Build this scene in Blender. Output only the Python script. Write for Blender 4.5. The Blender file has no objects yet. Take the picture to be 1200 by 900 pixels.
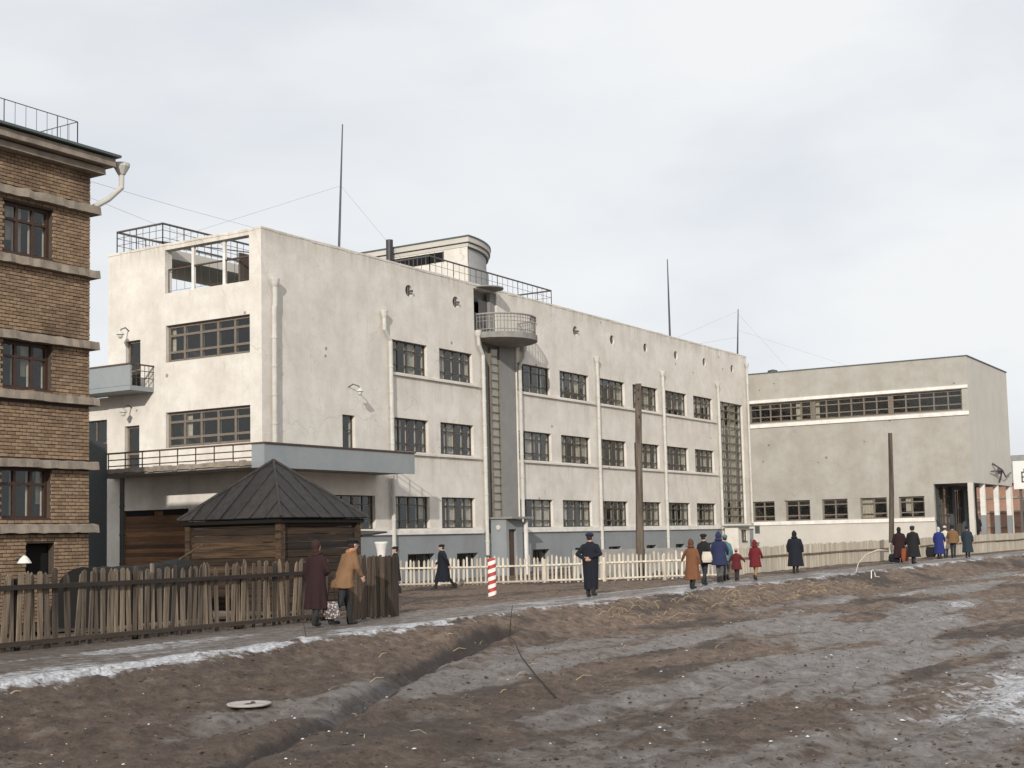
import bpy, math, random
import numpy as np
from mathutils import Vector, Matrix
rnd = random.Random(7)
R = math.radians
S = bpy.context.scene

# ------------------------------------------------------------------ camera
F_PX, PY = 1574.3, 494.08
YAW, PIT, ROL = 1.01607823, 0.08567098, -0.02240111
fw = Vector((math.cos(PIT)*math.sin(YAW), math.cos(PIT)*math.cos(YAW), math.sin(PIT)))
r0 = Vector((math.cos(YAW), -math.sin(YAW), 0)); u0 = r0.cross(fw)
rt = math.cos(ROL)*r0 + math.sin(ROL)*u0
up = -math.sin(ROL)*r0 + math.cos(ROL)*u0
cd = bpy.data.cameras.new('camera'); cam = bpy.data.objects.new('camera', cd)
S.collection.objects.link(cam)
m = Matrix((rt, up, -fw)).transposed().to_4x4(); m.translation = Vector((0, 0, 1.7))
cam.matrix_world = m
cd.sensor_fit = 'HORIZONTAL'; cd.sensor_width = 36
cd.lens = F_PX/1200*36
cd.shift_y = (PY-450)/1200.0
cd.clip_start = 0.1; cd.clip_end = 6000
S.camera = cam
S.render.resolution_x, S.render.resolution_y = 1024, 768
S.view_settings.view_transform = 'Standard'; S.view_settings.look = 'None'
S.view_settings.exposure = 0.0; S.view_settings.gamma = 1.0

# ------------------------------------------------------------------ sky and sun
sun_to = Vector((-4.7, -2.0, 1.93)).normalized()      # direction towards the sun
SUN_EL = math.asin(sun_to.z)
w = bpy.data.worlds.new('World'); S.world = w; w.use_nodes = True
wn, wl = w.node_tree.nodes, w.node_tree.links
wn.clear()
out = wn.new('ShaderNodeOutputWorld'); bg = wn.new('ShaderNodeBackground'); bg.inputs['Strength'].default_value = 0.1
sky = wn.new('ShaderNodeTexSky'); sky.sky_type = 'NISHITA'; sky.sun_disc = False
sky.sun_elevation = SUN_EL; sky.sun_rotation = math.atan2(sun_to.x, sun_to.y)
sky.air_density = 1.0; sky.dust_density = 2.5
tc = wn.new('ShaderNodeTexCoord')
mp = wn.new('ShaderNodeMapping'); mp.inputs['Scale'].default_value = (1, 1, 2.6)
nz = wn.new('ShaderNodeTexNoise'); nz.inputs['Scale'].default_value = 2.3; nz.inputs['Detail'].default_value = 6; nz.inputs['Roughness'].default_value = .52
nz2 = wn.new('ShaderNodeTexNoise'); nz2.inputs['Scale'].default_value = 4.5; nz2.inputs['Detail'].default_value = 5
cr = wn.new('ShaderNodeValToRGB')
cr.color_ramp.elements[0].position = .34; cr.color_ramp.elements[0].color = (.82, .82, .82, 1)
cr.color_ramp.elements[1].position = .56; cr.color_ramp.elements[1].color = (.95, .95, .95, 1)
cc = wn.new('ShaderNodeValToRGB')
cc.color_ramp.elements[0].position = .32; cc.color_ramp.elements[0].color = (8.35, 8.6, 9.0, 1)
cc.color_ramp.elements[1].position = .55; cc.color_ramp.elements[1].color = (9.25, 9.38, 9.5, 1)
mx = wn.new('ShaderNodeMix'); mx.data_type = 'RGBA'
wl.new(tc.outputs['Generated'], mp.inputs['Vector']); wl.new(mp.outputs[0], nz.inputs['Vector']); wl.new(mp.outputs[0], nz2.inputs['Vector'])
wl.new(nz.outputs['Fac'], cr.inputs[0]); wl.new(nz2.outputs['Fac'], cc.inputs[0])
wl.new(cr.outputs[0], mx.inputs[0]); wl.new(sky.outputs[0], mx.inputs[6]); wl.new(cc.outputs[0], mx.inputs[7])
wl.new(mx.outputs[2], bg.inputs['Color']); wl.new(bg.outputs[0], out.inputs['Surface'])
ld = bpy.data.lights.new('sun', 'SUN'); ld.energy = 3.3; ld.angle = R(.6); ld.color = (1, .945, .87)
so = bpy.data.objects.new('sun', ld); S.collection.objects.link(so)
so.rotation_euler = (-sun_to).to_track_quat('-Z', 'Y').to_euler()

# ------------------------------------------------------------------ materials
class NT:
    def __init__(s, name):
        s.m = bpy.data.materials.new(name); s.m.use_nodes = True
        s.n, s.l = s.m.node_tree.nodes, s.m.node_tree.links
        s.b = s.n['Principled BSDF']
    def node(s, t, **kw):
        n = s.n.new(t)
        for k, v in kw.items():
            if k in n.inputs.keys(): n.inputs[k].default_value = v
            else: setattr(n, k, v)
        return n
    def coord(s, scale=(1, 1, 1), kind='Object'):
        t = s.n.new('ShaderNodeTexCoord'); mp = s.n.new('ShaderNodeMapping'); mp.inputs['Scale'].default_value = scale
        s.l.new(t.outputs[kind], mp.inputs['Vector']); return mp.outputs[0]
    def noise(s, vec, scale, detail=4, rough=.55):
        n = s.node('ShaderNodeTexNoise', Scale=scale, Detail=detail, Roughness=rough); s.l.new(vec, n.inputs['Vector']); return n.outputs['Fac']
    def ramp(s, fac, a, b, ca=(0, 0, 0), cb=(1, 1, 1)):
        r = s.n.new('ShaderNodeValToRGB'); e = r.color_ramp.elements
        e[0].position = a; e[0].color = (*ca, 1); e[1].position = b; e[1].color = (*cb, 1)
        s.l.new(fac, r.inputs[0]); return r.outputs[0]
    def mix(s, fac, a, b, mode='MIX'):
        n = s.n.new('ShaderNodeMix'); n.data_type = 'RGBA'; n.blend_type = mode
        for sock, v in ((n.inputs[0], fac), (n.inputs[6], a), (n.inputs[7], b)):
            if isinstance(v, (int, float)): sock.default_value = v
            elif isinstance(v, tuple): sock.default_value = (*v, 1)
            else: s.l.new(v, sock)
        return n.outputs[2]
    def math(s, op, a, b=0):
        n = s.n.new('ShaderNodeMath'); n.operation = op
        for i, v in ((0, a), (1, b)):
            if isinstance(v, (int, float)): n.inputs[i].default_value = v
            else: s.l.new(v, n.inputs[i])
        return n.outputs[0]
    def col(s, c): s.l.new(c, s.b.inputs['Base Color'])
    def bump(s, h, st=.3, d=.01):
        b = s.n.new('ShaderNodeBump'); b.inputs['Strength'].default_value = st; b.inputs['Distance'].default_value = d
        s.l.new(h, b.inputs['Height']); s.l.new(b.outputs[0], s.b.inputs['Normal'])
    def attr(s, name):
        a = s.n.new('ShaderNodeAttribute'); a.attribute_name = name; return a
    def rand(s):
        return s.n.new('ShaderNodeObjectInfo').outputs['Random']

def lerp(a, b, t): return tuple(x*(1-t)+y*t for x, y in zip(a, b))

def plaster(name, base, dark, stain=.5, dots=False, blotch=.35, levels=()):
    t = NT(name); v = t.coord(); vs = t.coord((2.2, 2.2, .22))
    c = t.mix(t.ramp(t.noise(v, .55, 7, .66), .36, .64), base, lerp(base, dark, blotch))
    c = t.mix(t.math('MULTIPLY', t.ramp(t.noise(v, 1.6, 8, .72), .5, .6), stain*.35), c, lerp(base, dark, .6))
    c = t.mix(t.math('MULTIPLY', t.ramp(t.noise(vs, .7, 6, .68), .5, .78), stain*.4), c, dark)
    c = t.mix(t.math('MULTIPLY', t.ramp(t.noise(v, 2.6, 6, .7), .52, .74), stain*.45), c, lerp(base, dark, .75))
    c = t.mix(t.math('MULTIPLY', t.ramp(t.noise(v, 14, 3), .4, .7), .12), c, dark)
    if dots:
        vo = t.node('ShaderNodeTexVoronoi', Scale=.8); t.l.new(v, vo.inputs['Vector'])
        d = t.math('LESS_THAN', vo.outputs['Distance'], .07)
        g = t.math('GREATER_THAN', t.noise(v, .3, 1), .5)
        c = t.mix(t.math('MULTIPLY', t.math('MULTIPLY', d, g), .65), c, (.1, .085, .07))
    if dots:        # hairline cracks in the render, only in patches
        dv = t.n.new('ShaderNodeVectorMath'); dv.operation = 'ADD'; nn = t.node('ShaderNodeTexNoise', Scale=1.3, Detail=4); t.l.new(v, nn.inputs['Vector']); t.l.new(v, dv.inputs[0]); t.l.new(nn.outputs['Color'], dv.inputs[1])
        ve = t.node('ShaderNodeTexVoronoi', Scale=.42, feature='DISTANCE_TO_EDGE'); t.l.new(dv.outputs[0], ve.inputs['Vector'])
        c = t.mix(t.math('MULTIPLY', t.math('MULTIPLY', t.math('LESS_THAN', ve.outputs['Distance'], .007), t.math('GREATER_THAN', t.noise(v, .35, 2), .55)), .2), c, (.2, .17, .14))
    if levels:      # rain dirt that has run down below ledges and the coping
        sx_ = t.n.new('ShaderNodeSeparateXYZ'); t.l.new(v, sx_.inputs[0]); st_ = t.ramp(t.noise(t.coord((1.7, 1.7, .16)), 1.1, 7, .74), .44, .74)
        xm_ = t.math('GREATER_THAN', sx_.outputs[0], 8.8)
        for lv, ln, am in levels:
            d = t.math('SUBTRACT', lv, sx_.outputs[2]); g_ = t.math('MULTIPLY', t.math('GREATER_THAN', d, 0), t.math('MAXIMUM', t.math('SUBTRACT', 1, t.math('DIVIDE', d, ln)), 0))
            c = t.mix(t.math('MULTIPLY', t.math('MULTIPLY', g_, st_ if lv > 14 else t.math('MULTIPLY', st_, xm_)), am), c, lerp(base, dark, 1.25))
    t.col(c); t.b.inputs['Roughness'].default_value = .92
    t.bump(t.noise(v, 9, 6, .65), .35, .03); return t.m

def plain(name, c, rough=.7, metal=0, var=.25, scale=3, bump=0, c2=None):
    t = NT(name); v = t.coord()
    c2 = c2 or tuple(x*.55 for x in c)
    k = t.mix(t.math('MULTIPLY', t.ramp(t.noise(v, scale, 6, .6), .35, .7), min(1, var*2)), c, c2)
    t.col(k); t.b.inputs['Roughness'].default_value = rough; t.b.inputs['Metallic'].default_value = metal
    if bump: t.bump(t.noise(v, scale*5, 5), bump, .02)
    return t.m

def wood(name, a, b, axis='z', scale=1.0, rough=.85, var=1.0):
    t = NT(name); sc = {'z': (14, 14, .9), 'x': (.9, 14, 14), 'y': (14, .9, 14)}[axis]
    v = t.coord(tuple(q*scale for q in sc)); r = t.rand()
    ad = t.n.new('ShaderNodeVectorMath'); ad.operation = 'ADD'
    cb = t.n.new('ShaderNodeCombineXYZ'); t.l.new(t.math('MULTIPLY', r, 50), cb.inputs[0]); t.l.new(t.math('MULTIPLY', r, 31), cb.inputs[1]); t.l.new(t.math('MULTIPLY', r, 77), cb.inputs[2])
    t.l.new(v, ad.inputs[0]); t.l.new(cb.outputs[0], ad.inputs[1])
    g = t.noise(ad.outputs[0], 1, 6, .65)
    c = t.mix(t.ramp(g, .35, .66), a, b)
    dk = t.ramp(r, 0, 1, (.4, .4, .4), (1.45, 1.4, 1.32))
    c = t.mix(var, c, dk, 'MULTIPLY')
    t.col(c); t.b.inputs['Roughness'].default_value = rough; t.bump(g, .5, .01); return t.m

M = {}
M['plaster'] = plaster('warm_plaster', (.75, .712, .65), (.4, .355, .295), .7, True, .38, ((9.7, 1.3, .5), (5.98, 1.3, .5), (15.1, 1.0, .8)))
M['plaster_grey'] = plaster('grey_cement_plaster', (.41, .395, .36), (.23, .2, .15), .5, True, .42)
M['drum'] = plaster('cool_grey_drum_plaster', (.43, .43, .42), (.3, .3, .29), .5)
M['plaster_pale'] = plaster('pale_buff_plaster', (.57, .54, .49), (.4, .37, .32), .4, False)
M['basement'] = plaster('blue_grey_plinth_paint', (.27, .29, .3), (.17, .175, .17), .5)
M['bay'] = plaster('dark_grey_bay_plaster', (.27, .265, .255), (.15, .15, .15), .6)
M['parapet'] = plaster('worn_blue_grey_sheet', (.24, .27, .29), (.36, .36, .34), .8)
M['dark_plaster'] = plaster('slate_grey_plaster', (.075, .085, .09), (.05, .05, .05), .5)
M['whiteband'] = plain('white_band_paint', (.78, .76, .72), .85, 0, .3, 2, .1, (.5, .46, .4))
M['concrete'] = plain('weathered_concrete', (.31, .26, .205), .95, 0, .4, 2.5, .5, (.13, .11, .09))
M['slab'] = plain('balcony_concrete', (.27, .26, .24), .9, 0, .35, 2.5, .3)
M['frame'] = plain('brown_window_paint', (.085, .066, .052), .6, 0, .3, 6)
M['frame_light'] = plain('weathered_window_wood', (.2, .165, .13), .75, 0, .35, 6)
M['frame_brick'] = plain('reddish_window_paint', (.06, .03, .02), .6, 0, .35, 6)
M['inner'] = plain('inner_sash_white', (.74, .7, .62), .7, 0, .2, 4)
M['curtain'] = plain('curtain_cloth', (.6, .54, .44), .9, 0, .3, 8)
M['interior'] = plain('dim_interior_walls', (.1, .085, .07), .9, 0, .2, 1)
M['pipe'] = plain('galvanised_downpipe', (.56, .55, .51), .7, 0, .3, 2.5, 0, (.4, .37, .32))
M['pipe_dark'] = plain('dark_pipe', (.07, .07, .07), .6, .3, .3, 4)
M['iron'] = plain('painted_iron', (.11, .115, .12), .6, .3, .3, 9, 0, (.1, .06, .04))
M['iron_light'] = plain('grey_rail_paint', (.3, .3, .29), .6, .1, .3, 9, 0, (.16, .1, .07))
M['rust'] = plain('rusty_rail', (.12, .075, .055), .8, .1, .4, 7)
M['door'] = plain('brown_door_paint', (.09, .05, .035), .6, 0, .3, 4)
M['roofsheet'] = plain('grey_green_roof_sheet', (.1, .125, .12), .55, .2, .3, 2)
M['black'] = plain('near_black', (.006, .0055, .005), 1.0, 0, .2, 3)
M['mast'] = plain('mast_steel', (.09, .09, .11), .5, .4, .2, 3)
M['whitewash'] = wood('whitewashed_wood', (.62, .58, .5), (.33, .28, .22), 'z', .8, .85, .45)
M['picket'] = wood('grey_weathered_picket', (.225, .18, .135), (.045, .032, .023), 'z')
M['picket_dark'] = wood('dark_weathered_boards', (.12, .085, .06), (.03, .022, .016), 'z')
M['rail_dark'] = wood('dark_fence_rail', (.045, .033, .026), (.02, .015, .012), 'x')
M['plank'] = wood('pale_grey_fence_board', (.55, .5, .41), (.36, .31, .24), 'z', .8, .85, .25)
M['shed_x'] = wood('aged_shed_board', (.06, .036, .02), (.01, .006, .004), 'x')
M['shed_y'] = wood('aged_shed_board_side', (.08, .048, .026), (.013, .008, .005), 'y')
M['gate_y'] = wood('brown_gate_board', (.2, .105, .05), (.1, .05, .024), 'y')
M['pole'] = wood('utility_pole_wood', (.12, .1, .08), (.035, .028, .022), 'z', .7)
M['snow'] = plain('dirty_snow', (.75, .76, .78), .7, 0, .3, 6, .5, (.45, .43, .4))
M['skin'] = plain('skin', (.5, .3, .22), .55, 0, .1, 10)
M['far_brick'] = plain('far_reddish_boarding', (.34, .2, .14), .9, 0, .3, 1)
M['sign_white'] = plain('white_board_paint', (.75, .75, .73), .7, 0, .12, 1)

def roof_mat():
    t = NT('old_roof_boards'); v = t.coord((5, 5, 1.2))
    c = t.mix(t.ramp(t.noise(v, 1.5, 6, .6), .35, .7), (.012, .0095, .0085), (.036, .029, .026))
    c = t.mix(1.0, c, t.ramp(t.rand(), 0, 1, (.6, .6, .6), (1.3, 1.3, 1.3)), 'MULTIPLY')
    t.col(c); t.b.inputs['Roughness'].default_value = .65; t.bump(t.noise(v, 4, 4), .3, .02); return t.m
M['shed_roof'] = roof_mat()

def brick_mat():
    t = NT('yellow_brown_brick'); v = t.coord()
    a = t.attr('tone').outputs['Fac']
    c = t.mix(a, (.215, .145, .09), (.36, .25, .16))
    c = t.mix(t.math('MULTIPLY', t.ramp(t.noise(v, 8, 5), .4, .7), .5), c, (.16, .1, .06))
    c = t.mix(t.math('MULTIPLY', t.ramp(t.noise(t.coord((1, 1, .6)), .55, 4), .5, .66), .75), c, (.06, .036, .024))
    t.col(c); t.b.inputs['Roughness'].default_value = .9; t.bump(t.noise(v, 30, 3), .4, .01); return t.m
M['brick'] = brick_mat()
M['mortar'] = plain('brick_mortar', (.075, .055, .042), .95, 0, .3, 4)

def glass(name, tint, refl, rough=.03, body=(.05, .05, .05), trans=.55):
    t = NT(name); n, l = t.n, t.l
    lw = t.node('ShaderNodeLayerWeight', Blend=.5); fc_ = t.math('POWER', lw.outputs['Facing'], 4)
    g = t.node('ShaderNodeBsdfGlossy', Roughness=rough); g.inputs['Color'].default_value = (.9, .92, .93, 1)
    tr = t.node('ShaderNodeBsdfTransparent'); tr.inputs['Color'].default_value = (*tint, 1)
    d = t.node('ShaderNodeBsdfDiffuse'); d.inputs['Color'].default_value = (*body, 1)
    m1 = n.new('ShaderNodeMixShader'); m1.inputs[0].default_value = trans
    l.new(d.outputs[0], m1.inputs[1]); l.new(tr.outputs[0], m1.inputs[2])
    k = t.math('ADD', t.math('MULTIPLY', fc_, refl), .035)
    b = n.new('ShaderNodeBump'); b.inputs['Strength'].default_value = .25; b.inputs['Distance'].default_value = .02
    l.new(t.noise(t.coord(), 2.0, 2), b.inputs['Height']); l.new(b.outputs[0], g.inputs['Normal'])
    m2 = n.new('ShaderNodeMixShader'); l.new(k, m2.inputs[0]); l.new(m1.outputs[0], m2.inputs[1]); l.new(g.outputs[0], m2.inputs[2])
    l.new(m2.outputs[0], n['Material Output'].inputs['Surface']); n.remove(t.b); return t.m
M['glass'] = glass('old_window_glass', (.93, .94, .93), .6, trans=.94)

# ------------------------------------------------------------------ mesh helpers
class MB:
    def __init__(s): s.v, s.f, s.t = [], [], []
    def quad(s, a, b, c, d):
        i = len(s.v); s.v += [a, b, c, d]; s.f.append((i, i+1, i+2, i+3))
    def poly(s, pts):
        i = len(s.v); s.v += list(pts); s.f.append(tuple(range(i, i+len(pts))))
    def box(s, x0, x1, y0, y1, z0, z1, j=0):
        i = len(s.v)
        for z in (z0, z1):
            for x, y in ((x0, y0), (x1, y0), (x1, y1), (x0, y1)):
                s.v.append((x+rnd.uniform(-j, j), y+rnd.uniform(-j, j), z+rnd.uniform(-j, j)) if j else (x, y, z))
        s.f += [(i+3, i+2, i+1, i), (i+4, i+5, i+6, i+7), (i, i+1, i+5, i+4), (i+1, i+2, i+6, i+5), (i+2, i+3, i+7, i+6), (i+3, i, i+4, i+7)]
    def ring_tube(s, pts, rad, n=8, caps=True, ry=None):
        """tube through pts; rad number or list"""
        pts = [Vector(p) for p in pts]; N = len(pts)
        rad = rad if isinstance(rad, (list, tuple)) else [rad]*N
        i0 = len(s.v); ref = None
        for k, p in enumerate(pts):
            d = (pts[min(k+1, N-1)]-pts[max(k-1, 0)]).normalized()
            if ref is None: ref = Vector((0, 0, 1)) if abs(d.z) < .9 else Vector((1, 0, 0))
            a = d.cross(ref).normalized(); b = a.cross(d).normalized(); ref = b
            for q in range(n):
                t = 2*math.pi*q/n + math.pi/n
                s.v.append(tuple(p + (a*math.cos(t)+b*math.sin(t))*rad[k]))
        for k in range(N-1):
            for q in range(n):
                a0 = i0+k*n+q; a1 = i0+k*n+(q+1) % n
                s.f.append((a0, a1, a1+n, a0+n))
        if caps:
            s.f.append(tuple(i0+q for q in reversed(range(n)))); s.f.append(tuple(i0+(N-1)*n+q for q in range(n)))
    def lathe(s, c, prof, n=20, a0=0, a1=2*math.pi, sx=1, sy=1):
        closed = abs(a1-a0-2*math.pi) < 1e-6; K = n if closed else n+1; i0 = len(s.v)
        for r, z in prof:
            for q in range(K):
                t = a0+(a1-a0)*q/n; s.v.append((c[0]+r*sx*math.cos(t), c[1]+r*sy*math.sin(t), c[2]+z))
        for k in range(len(prof)-1):
            for q in range(n):
                a, b = i0+k*K+q, i0+k*K+(q+1) % K
                s.f.append((a, b, b+K, a+K))
    def ell(s, c, r, n=12, m=8, rot=None):
        i0 = len(s.v)
        for k in range(m+1):
            ph = -math.pi/2+math.pi*k/m
            for q in range(n):
                t = 2*math.pi*q/n
                p = Vector((r[0]*math.cos(ph)*math.cos(t), r[1]*math.cos(ph)*math.sin(t), r[2]*math.sin(ph)))
                if rot: p = rot @ p
                s.v.append(tuple(p+Vector(c)))
        for k in range(m):
            for q in range(n):
                a, b = i0+k*n+q, i0+k*n+(q+1) % n
                s.f.append((a, b, b+n, a+n))
    def mesh(s, name, mat, off=(0, 0, 0), smooth=False, tone=None):
        me = bpy.data.meshes.new(name)
        me.from_pydata([(a-off[0], b-off[1], c-off[2]) for a, b, c in s.v], [], s.f)
        if mat: me.materials.append(mat)
        if smooth: me.polygons.foreach_set('use_smooth', [True]*len(me.polygons))
        if tone is not None:
            at = me.attributes.new('tone', 'FLOAT', 'POINT'); at.data.foreach_set('value', tone)
        me.update(); return me
    def build(s, name, mat, parent=None, smooth=False, local=False, tone=None):
        off = (0, 0, 0) if (local or parent is None) else tuple(world_loc(parent))
        me = s.mesh(name, mat, off, smooth, tone)
        return link(name, me, parent)

WL = {}
def world_loc(o):
    p = Vector((0, 0, 0))
    while o is not None: p = p+o.location; o = o.parent
    return p
def link(name, me, parent=None, loc=None, rotz=0):
    o = bpy.data.objects.new(name, me); S.collection.objects.link(o)
    if parent: o.parent = parent
    if loc is not None: o.location = loc
    if rotz: o.rotation_euler = (0, 0, rotz)
    return o
def tag(o, label=None, cat=None, group=None, kind=None):
    if label: o['label'] = label
    if cat: o['category'] = cat
    if group: o['group'] = group
    if kind: o['kind'] = kind
    return o
def thing(name, loc, label, cat, group=None, rotz=0):
    o = bpy.data.objects.new(name, None); S.collection.objects.link(o)
    o.location = loc; o.rotation_euler = (0, 0, rotz); o.empty_display_size = .3
    return tag(o, label, cat, group)
def one(mb, name, mat, loc, label, cat, group=None, smooth=False):
    """a thing that is a single mesh built in world coordinates with its origin at loc"""
    me = mb.mesh(name, mat, loc, smooth); o = link(name, me); o.location = loc
    return tag(o, label, cat, group)
def copy_tree(o, parent=None):
    c = o.copy(); S.collection.objects.link(c)
    if parent: c.parent = parent
    for ch in [k for k in list(S.collection.objects) if k.parent == o]:
        copy_tree(ch, c)
    return c

def ground_fall(x, y):
    t = np.clip((y-19.5)/6.5, 0, 1); t = t*t*(3-2*t)
    q = np.clip((x-56)/16, 0, 1); q = q*q*(3-2*q)
    return -.3*t*(1-q)

# wall with rectangular and round openings; f(u, v, d) -> xyz, d = depth into the wall
def wall(mb, u0, u1, v0, v1, f, holes=(), rounds=(), depth=.24, thick=.4):
    sq = [(a-r*1.25, a+r*1.25, b-r*1.25, b+r*1.25) for a, b, r in rounds]
    hs = list(holes)+sq
    us = sorted({u0, u1, *[h[0] for h in hs], *[h[1] for h in hs]}); vs = sorted({v0, v1, *[h[2] for h in hs], *[h[3] for h in hs]})
    us = [u for u in us if u0 <= u <= u1]; vs = [v for v in vs if v0 <= v <= v1]
    for i in range(len(us)-1):
        for j in range(len(vs)-1):
            cu, cv = (us[i]+us[i+1])/2, (vs[j]+vs[j+1])/2
            if any(h[0] < cu < h[1] and h[2] < cv < h[3] for h in hs): continue
            mb.quad(f(us[i], vs[j], 0), f(us[i+1], vs[j], 0), f(us[i+1], vs[j+1], 0), f(us[i], vs[j+1], 0))
    for a, b, c, d in holes:
        D = thick
        mb.quad(f(a, c, 0), f(a, d, 0), f(a, d, D), f(a, c, D)); mb.quad(f(b, c, D), f(b, d, D), f(b, d, 0), f(b, c, 0))
        mb.quad(f(a, d, 0), f(b, d, 0), f(b, d, D), f(a, d, D)); mb.quad(f(a, c, D), f(b, c, D), f(b, c, 0), f(a, c, 0))
    for a, b, r in rounds:
        n = 24; R2 = r*1.25
        def sqp(t):
            c, s_ = math.cos(t), math.sin(t); k = R2/max(abs(c), abs(s_)); return a+c*k, b+s_*k
        ts = [2*math.pi*q/n for q in range(n+1)]
        for q in range(n):
            t0, t1 = ts[q], ts[q+1]
            p0, p1 = (a+r*math.cos(t0), b+r*math.sin(t0)), (a+r*math.cos(t1), b+r*math.sin(t1))
            s0, s1 = sqp(t0), sqp(t1)
            mb.quad(f(*p0, 0), f(*s0, 0), f(*s1, 0), f(*p1, 0))
            mb.quad(f(*p0, 0), f(*p1, 0), f(*p1, thick), f(*p0, thick))
FX = lambda Y: (lambda u, v, d: (u, Y+d, v))          # wall facing -Y, u = x
FL = lambda X: (lambda u, v, d: (X+d, u, v))          # wall facing -X, u = y

# ------------------------------------------------------------------ windows
PANE = {}
def pane_mesh(w_, h_):
    k = (round(w_, 3), round(h_, 3))
    if k not in PANE:
        b = MB(); b.box(0, w_, 0, .006, 0, h_); PANE[k] = b.mesh('pane', M['glass'])
    return PANE[k]
WIN = {}
def window(parent, loc, rotz, w_, h_, cols, rows, fm='frame', curtains=0.5, panes=True, bar=.05, depth=.17, inner=True, name='window', double=True):
    """rows: fractions bottom->top; frame mesh with panes, inner sash and curtain as sub-parts"""
    fd = .07
    us = [w_*i/cols for i in range(cols+1)]; vs = [0]
    for r in rows: vs.append(vs[-1]+r*h_)
    key = (w_, h_, cols, tuple(rows), fm, bar)
    if key not in WIN:
        b = MB(); e = .002
        b.box(0, w_, depth, depth+fd, 0, bar); b.box(0, w_, depth, depth+fd, h_-bar, h_)
        for i, u in enumerate(us):
            k = bar if 0 < i < cols else bar*1.1
            lo = max(0, u-k/2 if 0 < i < cols else (u if i == 0 else u-k)); hi = min(w_, lo+k)
            if double and 0 < i < cols and cols % 2 == 0 and i % 2 == 0: lo -= .025; hi += .025
            b.box(lo, hi, depth-.004, depth+fd-.004, bar, h_-bar)
        for v in vs[1:-1]:
            b.box(.03, w_-.03, depth-.008, depth+fd-.012, v-bar*.42, v+bar*.42)
        b.box(0, w_, depth-.16, depth-.012, -.03, .012)        # inner sill board
        WIN[key] = b.mesh(name, M[fm])
    o = link(name, WIN[key], parent, Vector(loc)-world_loc(parent), rotz)
    if panes:
        for i in range(cols):
            for j in range(len(rows)):
                link('pane', pane_mesh(us[1]-us[0]-bar*.8, vs[j+1]-vs[j]-bar*.6), o, (us[i]+bar*.4, depth+.03+rnd.uniform(-.004, .004), vs[j]+bar*.3), rnd.uniform(-.012, .012))
    else:
        b = MB()
        for i in range(cols):
            for j in range(len(rows)):
                b.box(us[i]+bar*.4, us[i+1]-bar*.4, depth+.03, depth+.036, vs[j]+bar*.3, vs[j+1]-bar*.3)
        b.build('glazing', M['glass'], o, local=True)
    if inner:
        b = MB(); d2 = depth+.1
        for i in range(cols+1):
            u = min(max(us[i], .04), w_-.04); b.box(u-.035, u+.035, d2, d2+.04, .02, h_-.02)
        for v in vs: b.box(0.02, w_-.02, d2+.002, d2+.038, max(0.01, v-.03), min(h_, v+.03))
        b.build('inner_sash', M['inner'], o, local=True)
    if curtains:
        b = MB()
        for i in range(cols):
            if rnd.random() < curtains:
                cw = (us[1]-us[0])*rnd.choice((.3, .4, .55, 1.0)); st = us[i] if rnd.random() < .5 else us[i+1]-cw
                n = 8; z0 = .02 if rnd.random() < .7 else h_*.3
                for q in range(n):
                    x0, x1 = st+cw*q/n, st+cw*(q+1)/n
                    y0, y1 = depth+.17+.03*(q % 2), depth+.17+.03*((q+1) % 2)
                    b.quad((x0, y0, z0), (x1, y1, z0), (x1, y1, h_), (x0, y0, h_))
        if b.v: b.build('curtain', M['curtain'], o, local=True)
    return o

def railing(pts, h, parent, mat='iron', name='railing', rows=(0.0, .5, 1.0), step=.35, post=1.6, r=.02, top=.03, bars=True):
    b = MB(); P = [Vector(p) for p in pts]
    for a, c in zip(P[:-1], P[1:]):
        for q in rows:
            z = Vector((0, 0, h*q)); b.ring_tube([a+z, c+z], top if q == 1.0 else r*.7, 6)
        L = (c-a).length; n = max(1, round(L/step))
        for i in range(n+1):
            p = a+(c-a)*i/n
            if i % max(1, round(post/step)) == 0 or i == n: b.box(p.x-r, p.x+r, p.y-r, p.y+r, p.z-.05, p.z+h)
            elif bars: b.box(p.x-r*.5, p.x+r*.5, p.y-r*.5, p.y+r*.5, p.z, p.z+h)
    return b.build(name, M[mat], parent)
def downpipe(parent, path, r=.09, hopper=True, mat='pipe'):
    b = MB(); b.ring_tube(path, r, 10)
    p = Vector(path[0])
    if hopper: b.ring_tube([p+Vector((0, 0, .34)), p+Vector((0, 0, .3)), p+Vector((0, 0, .1)), p+Vector((0, 0, -.02))], [r*1.9, r*1.9, r*1.5, r*1.05], 10)
    for a, c in zip(path[:-1], path[1:]):
        a, c = Vector(a), Vector(c); L = (c-a).length
        for i in range(1, int(L/1.2)+1):
            q = a+(c-a)*(i*1.2/L) if i*1.2 < L else c
            d = (c-a).normalized()*.04; b.ring_tube([q-d, q+d], r*1.18, 10)
    return b.build('downpipe', M[mat], parent, smooth=False)
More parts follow.
